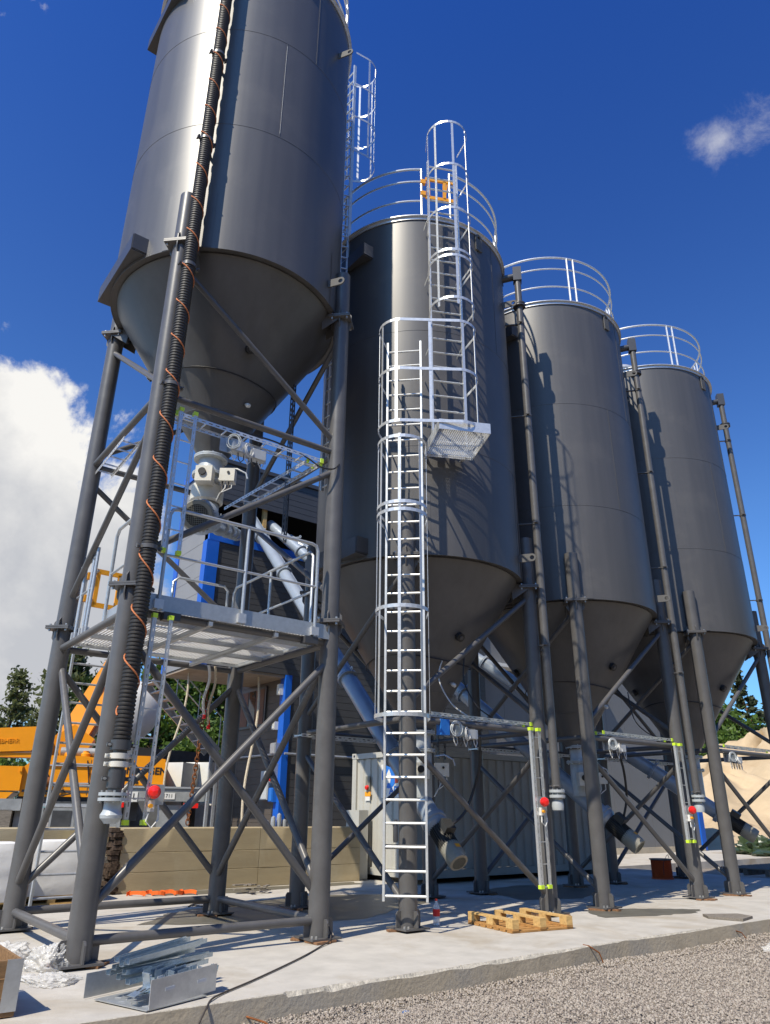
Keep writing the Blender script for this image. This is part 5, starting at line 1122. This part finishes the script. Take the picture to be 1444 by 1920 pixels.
def crumple(name, c, size, m, label, cat, seed, n=44, amp=.5):
    rs = np.random.default_rng(seed); me = MB(); nu, nv = n*2, n; K = 26
    fr = rs.normal(0, 1, (K, 3)); fr /= np.linalg.norm(fr, axis=1)[:, None]; sc_ = 2.2*1.16**np.arange(K); ph = rs.random(K)*6.28; wt = 1/sc_**.75; wt /= wt.sum(); amp *= .66
    for j in range(nv+1):
        v_ = math.pi*.5*j/nv
        for i in range(nu):
            u = 2*math.pi*i/nu; d = np.array([math.cos(u)*math.cos(v_), math.sin(u)*math.cos(v_), math.sin(v_)])
            q = 1+amp*2.2*float((wt*(1-2*np.abs(np.sin((fr@d)*sc_+ph)))).sum())
            me.v.append((c[0]+d[0]*size[0]*q, c[1]+d[1]*size[1]*q, max(c[2]+.004, c[2]+d[2]*size[2]*q)))
    me.f = [(j*nu+i, j*nu+(i+1) % nu, (j+1)*nu+(i+1) % nu, (j+1)*nu+i) for j in range(nv) for i in range(nu)]
    return me.build(name, m, origin=c, label=label, cat=cat, ang=38)
crumple('plastic_film', (-4.66, .80, 0), (.40, .75, .20), 'film', 'crumpled pale plastic film heaped behind the front leg at the left', 'plastic film', 1)
crumple('plastic_film', (-4.33, .12, 0), (.24, .32, .24), 'film', 'upright bunch of pale plastic film against the front left leg', 'plastic film', 2)
crumple('plastic_film', (-4.45, -.50, 0), (.26, .34, .07), 'film', 'flat patch of pale plastic film in front of the left front leg', 'plastic film', 3)
crumple('plastic_bag', (3.9, -2.75, -.21), (.26, .20, .12), 'film', 'grey clear plastic bag lying on the gravel at the right', 'plastic bag', 4)
crumple('rag', (-1.96, -2.35, -.215), (.05, .03, .02), 'blue_rag', 'small blue scrap on the gravel at the slab foot', 'scrap', 5, 8)
tp = crumple('tarpaulin', (24.2, 7.6, -.2), (1.9, 2.2, .95), 'tarp', 'dark green tarpaulin heap beyond the slab at the right', 'tarpaulin', 6, 30, .7)
def tray():
    # open galvanised tray full of brackets: corners measured on the slab
    A = V(-4.42, -1.35, 0); B = V(-4.15, -2.02, 0); D = V(-3.51, -1.80, 0); ex = (D-B).normalized(); ey = (A-B).normalized(); lx = (D-B).length; ly = .62
    root = thing('parts_tray', A.lerp(D, .5), 'open galvanised tray heaped with zinc brackets and rails on the slab', 'parts tray'); z = .012
    MB().box(B+ex*(lx*.45)+ey*(ly/2)+V(0, 0, z), (lx*.9, ly, .006), math.atan2(ex.y, ex.x)).build('tray_floor', 'galv', root)
    m = MB(); m.bar(B+V(0, 0, .11), D+V(0, 0, .13), .005, .19); fr = m.build('front_wall', 'alu', root)
    for s in (.28, .76): MB().bar(B.lerp(D, s-.07)-ey*.004+V(0, 0, .125), B.lerp(D, s+.07)-ey*.004+V(0, 0, .128), .003, .022).build('slot', 'white_paint', fr)
    for i in range(9):
        for j in range(4): q = B+ex*(.05+.075*i)+ey*(.12+.13*j)+V(0, 0, z+.006); MB().bar(q, q+ex*.03+ey*.03*(1 if (i+j) % 2 else -1), .006, .004).build('tread_mark', 'galv_bright', root)
    MB().bar(A+V(0, 0, .095), A+ex*.66+V(0, 0, .10), .005, .17).build('back_wall', 'galv', root)
    # long rails lying across
    up_ = V(0, 0, 1)
    for k, (o, h, ln) in enumerate(((.36, .20, 1.0), (.42, .16, .98), (.48, .22, .94), (.31, .14, .96), (.54, .18, .92), (.40, .25, .98), (.34, .27, 1.02), (.46, .275, .95))):
        p = B+ey*o+ex*.05+V(0, 0, h); q = p+ex*(ln*.92)+ey*(.02*k)+V(0, 0, .01+.004*k); r = thing('mounting_rail', p, 'zinc mounting rails lying across the parts tray', 'rail', 'rails in the parts tray')
        d = (q-p).normalized(); sdv = d.cross(up_).normalized()
        MB().bar(p, q, .045, .004).build('web', 'galv_tray', r)
        for s in (-1, 1): MB().bar(p+sdv*(.0235*s)+up_*.016, q+sdv*(.0235*s)+up_*.016, .004, .036).build('lip', 'galv_tray', r)
    # perforated brackets and clips
    for i in range(14):
        p = B+ex*(.06+.052*i+random.uniform(-.02, .02))+ey*random.uniform(.08, .30)+V(0, 0, .07+random.uniform(0, .06)); a = random.uniform(-.8, .8)
        r = thing('zinc_bracket', p, 'small zinc angle brackets piled in the parts tray', 'bracket', 'brackets in the parts tray'); ax_ = V(math.cos(a), math.sin(a), random.uniform(-.3, .5)).normalized(); ay_ = V(-math.sin(a), math.cos(a), 0); az_ = ax_.cross(ay_)
        MB().box(p, (.15, .09, .005), ax=(ax_, ay_, az_)).box(p+ax_*.075+az_*.05, (.005, .09, .1), ax=(ax_, ay_, az_)).build('plate', 'galv_tray', r)
        for s in (-.03, .03): MB().box(p+ax_*.02+ay_*s*.8+az_*.003, (.05, .016, .003), ax=(ax_, ay_, az_)).build('slot', 'motor_dark', r)
    for i in range(4):
        p = D-ex*(.16+.09*i)+ey*(.16+.03*i)+V(0, 0, .12+.01*i); r = thing('slotted_plate', p, 'slotted grey plates standing at the right of the parts tray', 'plate', 'slotted plates in the parts tray'); MB().bar(p-ex*.10, p+ex*.10+V(0, 0, .02), .004, .15).build('plate', 'galv_tray', r)
        for s in (-.05, .05): MB().bar(p+ex*(s-.03)-ey*.004+V(0, 0, .02), p+ex*(s+.03)-ey*.004+V(0, 0, .025), .003, .018).build('slot', 'white_paint', r)
tray()
def bags():
    for i, (x, y, lab) in enumerate(((-2.95, 5.75, 'white wrapped goods on a pallet behind the raised silo frame'), (-4.15, 5.15, 'white wrapped goods at the left picture edge'))):
        root = thing('wrapped_pallet', (x, y, 0), lab, 'wrapped goods'); m = MB(); nx = 8; bx_, by_, hz = .55, .5, .78
        pts = []
        for kz in range(9):
            t = kz/8; s = 1+.05*math.sin(t*3.1)-(.06 if kz == 8 else 0)
            for a in range(24):
                u = 2*math.pi*a/24; cx_ = math.copysign(abs(math.cos(u))**.35, math.cos(u)); cy_ = math.copysign(abs(math.sin(u))**.35, math.sin(u))
                j = .012*math.sin(a*5+kz*2+i); m.v.append((x+bx_*s*cx_+j, y+by_*s*cy_+j, .13+hz*t))
        m.f = [(k*24+a, k*24+(a+1) % 24, (k+1)*24+(a+1) % 24, (k+1)*24+a) for k in range(8) for a in range(24)]+[tuple(range(8*24, 9*24))]
        m.build('wrapped_load', 'bag_white', root, ang=40)
        for yy in (-.42, 0, .42):
            MB().box((x, y+yy, .012), (1.1, .1, .022)).build('pallet_board', 'pallet_wood', root); MB().box((x, y+yy, .118), (1.1, .12, .022)).build('pallet_board', 'pallet_wood', root)
            for xx in (-.48, 0, .48): MB().box((x+xx, y+yy, .065), (.12, .1, .082)).build('pallet_block', 'pallet_wood', root)
bags()
crumple('yellow_bag', (-2.35, 6.45, .72), (.18, .12, .30), 'lime', 'bright yellow bag hanging on the wall top at the left', 'bag', 8, 12, .25)
bpy.data.objects['yellow_bag'].active_material = mat('yellow_bag', (.80, .62, .02), .5)
def far_pallets():
    root = thing('slatted_deck', (14, 2.4, 0), 'grey slatted pallet on the dark gravel at the far right', 'pallet')
    for i in range(9): MB().box((12.9+i*.33, 2.3, .16), (.2, 1.3, .03)).build('slat', 'old_wood', root)
    for y in (1.75, 2.3, 2.85): MB().box((14.2, y, .075), (2.9, .1, .13)).build('bearer', 'old_wood', root)
far_pallets()

# ================================================================== SAND HEAP AND TREES
def sandhill(cx, cy, rx, ry, h, seed, z0=-.22):
    rs = np.random.default_rng(seed); m = MB(); nr, na = 26, 64
    for j in range(nr+1):
        t = j/nr
        for i in range(na):
            u = 2*math.pi*i/na; rad = t*(1+.12*math.sin(3*u+seed)+.07*math.sin(7*u)); z = h*max(0, 1-t**1.25)*(1+.08*math.sin(5*u+6*t))
            m.v.append((cx+rx*rad*math.cos(u), cy+ry*rad*math.sin(u), z0+z*(1+.05*math.sin(11*u+9*t)*math.sin(17*t))+rs.uniform(-.05, .05)*h*.3))
    m.f = [(j*na+i, (j+1)*na+i, (j+1)*na+(i+1) % na, j*na+(i+1) % na) for j in range(nr) for i in range(na)]
    m.build('sand_hill', 'sand', kind='structure', ang=60)
sandhill(64, 26, 18, 15, 8.4, 2); sandhill(44, 20, 13, 9, 4.6, 5); sandhill(33, 14, 7, 4.0, 1.5, 9)
def tree(p, h, cr_, mleaf, label, nleaf=3500, conifer=False, bark='bark', seed=1, cb=.25, ls=.35, wind=0):
    rs = np.random.default_rng(seed); p = Vector(p); root = thing('pine_tree' if bark == 'pine_bark' else ('birch_tree' if 'birch' in label else 'leafy_tree'), p, label, 'tree', 'trees round the yard')
    m = MB(); k = 7; pts = [p+V(.02*h*math.sin(i*.9+seed), .02*h*math.cos(i*1.1+seed), h*.97*i/k) for i in range(k+1)]
    for i in range(k): m.tube(pts[i], pts[i+1], h*.018*(1-.85*i/k), 8, h*.018*(1-.85*(i+1)/k), False)
    ends = []
    nb = 46
    for b in range(nb):
        t = cb+(1-cb)*((b+rs.random())/nb); base = p+V(0, 0, h*.97*t)+V(.02*h*math.sin(t*k*.9+seed), .02*h*math.cos(t*k*1.1+seed), 0); a = b*2.4+rs.random()
        prof = (1-t)/(1-cb) if conifer else (1.15-.95*t) if 'birch' in label else math.sin(math.pi*min(1, ((t-cb)/(1-cb))*.80+.22))**.8
        ln = cr_*max(.12, prof)*(.75+.4*rs.random()); e = base+V(math.cos(a)*ln+wind*ln*.5, math.sin(a)*ln, ln*((-.25 if bark != 'pine_bark' else .2) if conifer else .45))
        m.tube(base, e, h*.005, 5, h*.0015, False); ends.append((base, e, ln))
    m.build('trunk', bark, root)
    co = []; F = []
    per = nleaf//nb
    for base, e, ln in ends:
        for q in range(per):
            t = .25+.85*rs.random()**.7; sp = (.10 if conifer else .24)*cr_*(.5+.6*t)
            c = np.array(base.lerp(e, t))+rs.normal(0, sp*.5, 3)*np.array([1, 1, .75]); s = ls*(.6+.8*rs.random())
            u = rs.normal(0, 1, 3); u /= np.linalg.norm(u); v_ = np.cross(u, rs.normal(0, 1, 3)); v_ /= np.linalg.norm(v_)
            b0 = len(co); co += [c-u*s*.5, c+v_*s*.28, c+u*s*.5, c-v_*s*.28]; F.append((b0, b0+1, b0+2, b0+3))
    me = bpy.data.meshes.new('crown'); o0 = np.array(p); me.from_pydata([tuple(q-o0) for q in co], [], F); me.materials.append(MATS[mleaf]); o = bpy.data.objects.new('crown', me); COL.objects.link(o); o.parent = root
tree((2.6, 40, .6), 8.6, 1.35, 'leaf_birch', 'windblown birch standing over the crane jib at the left', 3600, seed=3, cb=.1, ls=.24, wind=.35)
tree((-1.5, 36, .6), 3.9, 1.6, 'leaf_birch', 'low bush beside the birch at the left edge', 2600, seed=4, cb=.05, ls=.26)
tree((1.2, 34, .6), 3.4, 1.8, 'leaf_green', 'low green bush under the crane jib', 2600, seed=5, cb=.05, ls=.26)
for i, (x, y, h, c_r, ml, lab) in enumerate(((10.5, 46, 11.8, 3.0, 'leaf_dark', 'dark tall tree left of the forest patch behind the crane boom'), (13.0, 44, 11.0, 3.2, 'leaf_green', 'bright leafy tree behind the ribbed hose and white drum'), (15.6, 47, 13.0, 3.2, 'leaf_dark', 'dark tree in the middle of the forest patch'), (17.6, 44, 11.5, 3.2, 'leaf_green', 'bright leafy tree beside the rusty chain'), (20.2, 46, 13, 3.4, 'leaf_green', 'leafy tree right of the rusty chain'), (22.8, 48, 13, 3.4, 'leaf_dark', 'dark tree nearest the brown wall'), (8.0, 49, 12.0, 2.6, 'leaf_birch', 'slender pale tree left of the crane boom'), (14.3, 38, 6.0, 2.6, 'leaf_green', 'low bush in front of the forest patch'), (19.0, 38, 6.2, 2.8, 'leaf_green', 'low bush beside the staircase'))):
    tree((x, y, .6), h, c_r, ml, lab, 5200, seed=20+i, cb=.06, ls=.42)
tree((76, 36, -.2), 13.0, 4.6, 'leaf_green', 'bright green tree behind the last silo over the sand', 6000, seed=41, cb=.1, ls=.6)
tree((69, 35, -.2), 10.5, 4.0, 'leaf_green', 'green bushy tree left of the sand hill crest', 5000, seed=42, cb=.08, ls=.6)
tree((86, 38, -.2), 19.5, 3.0, 'leaf_pine', 'pine with a reddish trunk over the sand hill', 3200, True, 'pine_bark', 43, .35, .6)
tree((82, 41, -.2), 20.5, 2.6, 'leaf_pine', 'thin pine left of the reddish one', 2600, True, 'pine_bark', 44, .35, .6)
tree((96, 40, -.2), 18, 2.8, 'leaf_pine', 'pine at the far right behind the cable ladder', 2600, True, 'pine_bark', 45, .4, .6)
for z in (7.6, 6.3):
    MB().path([(-40+i*4, 58, z-.25*math.sin(math.pi*((i % 8)/8))) for i in range(16)], .02, 5).build('power_line', 'black_plastic', origin=(-10, 58, z), label=('upper' if z > 7 else 'lower')+' overhead wire crossing the cloud at the left', cat='wire')
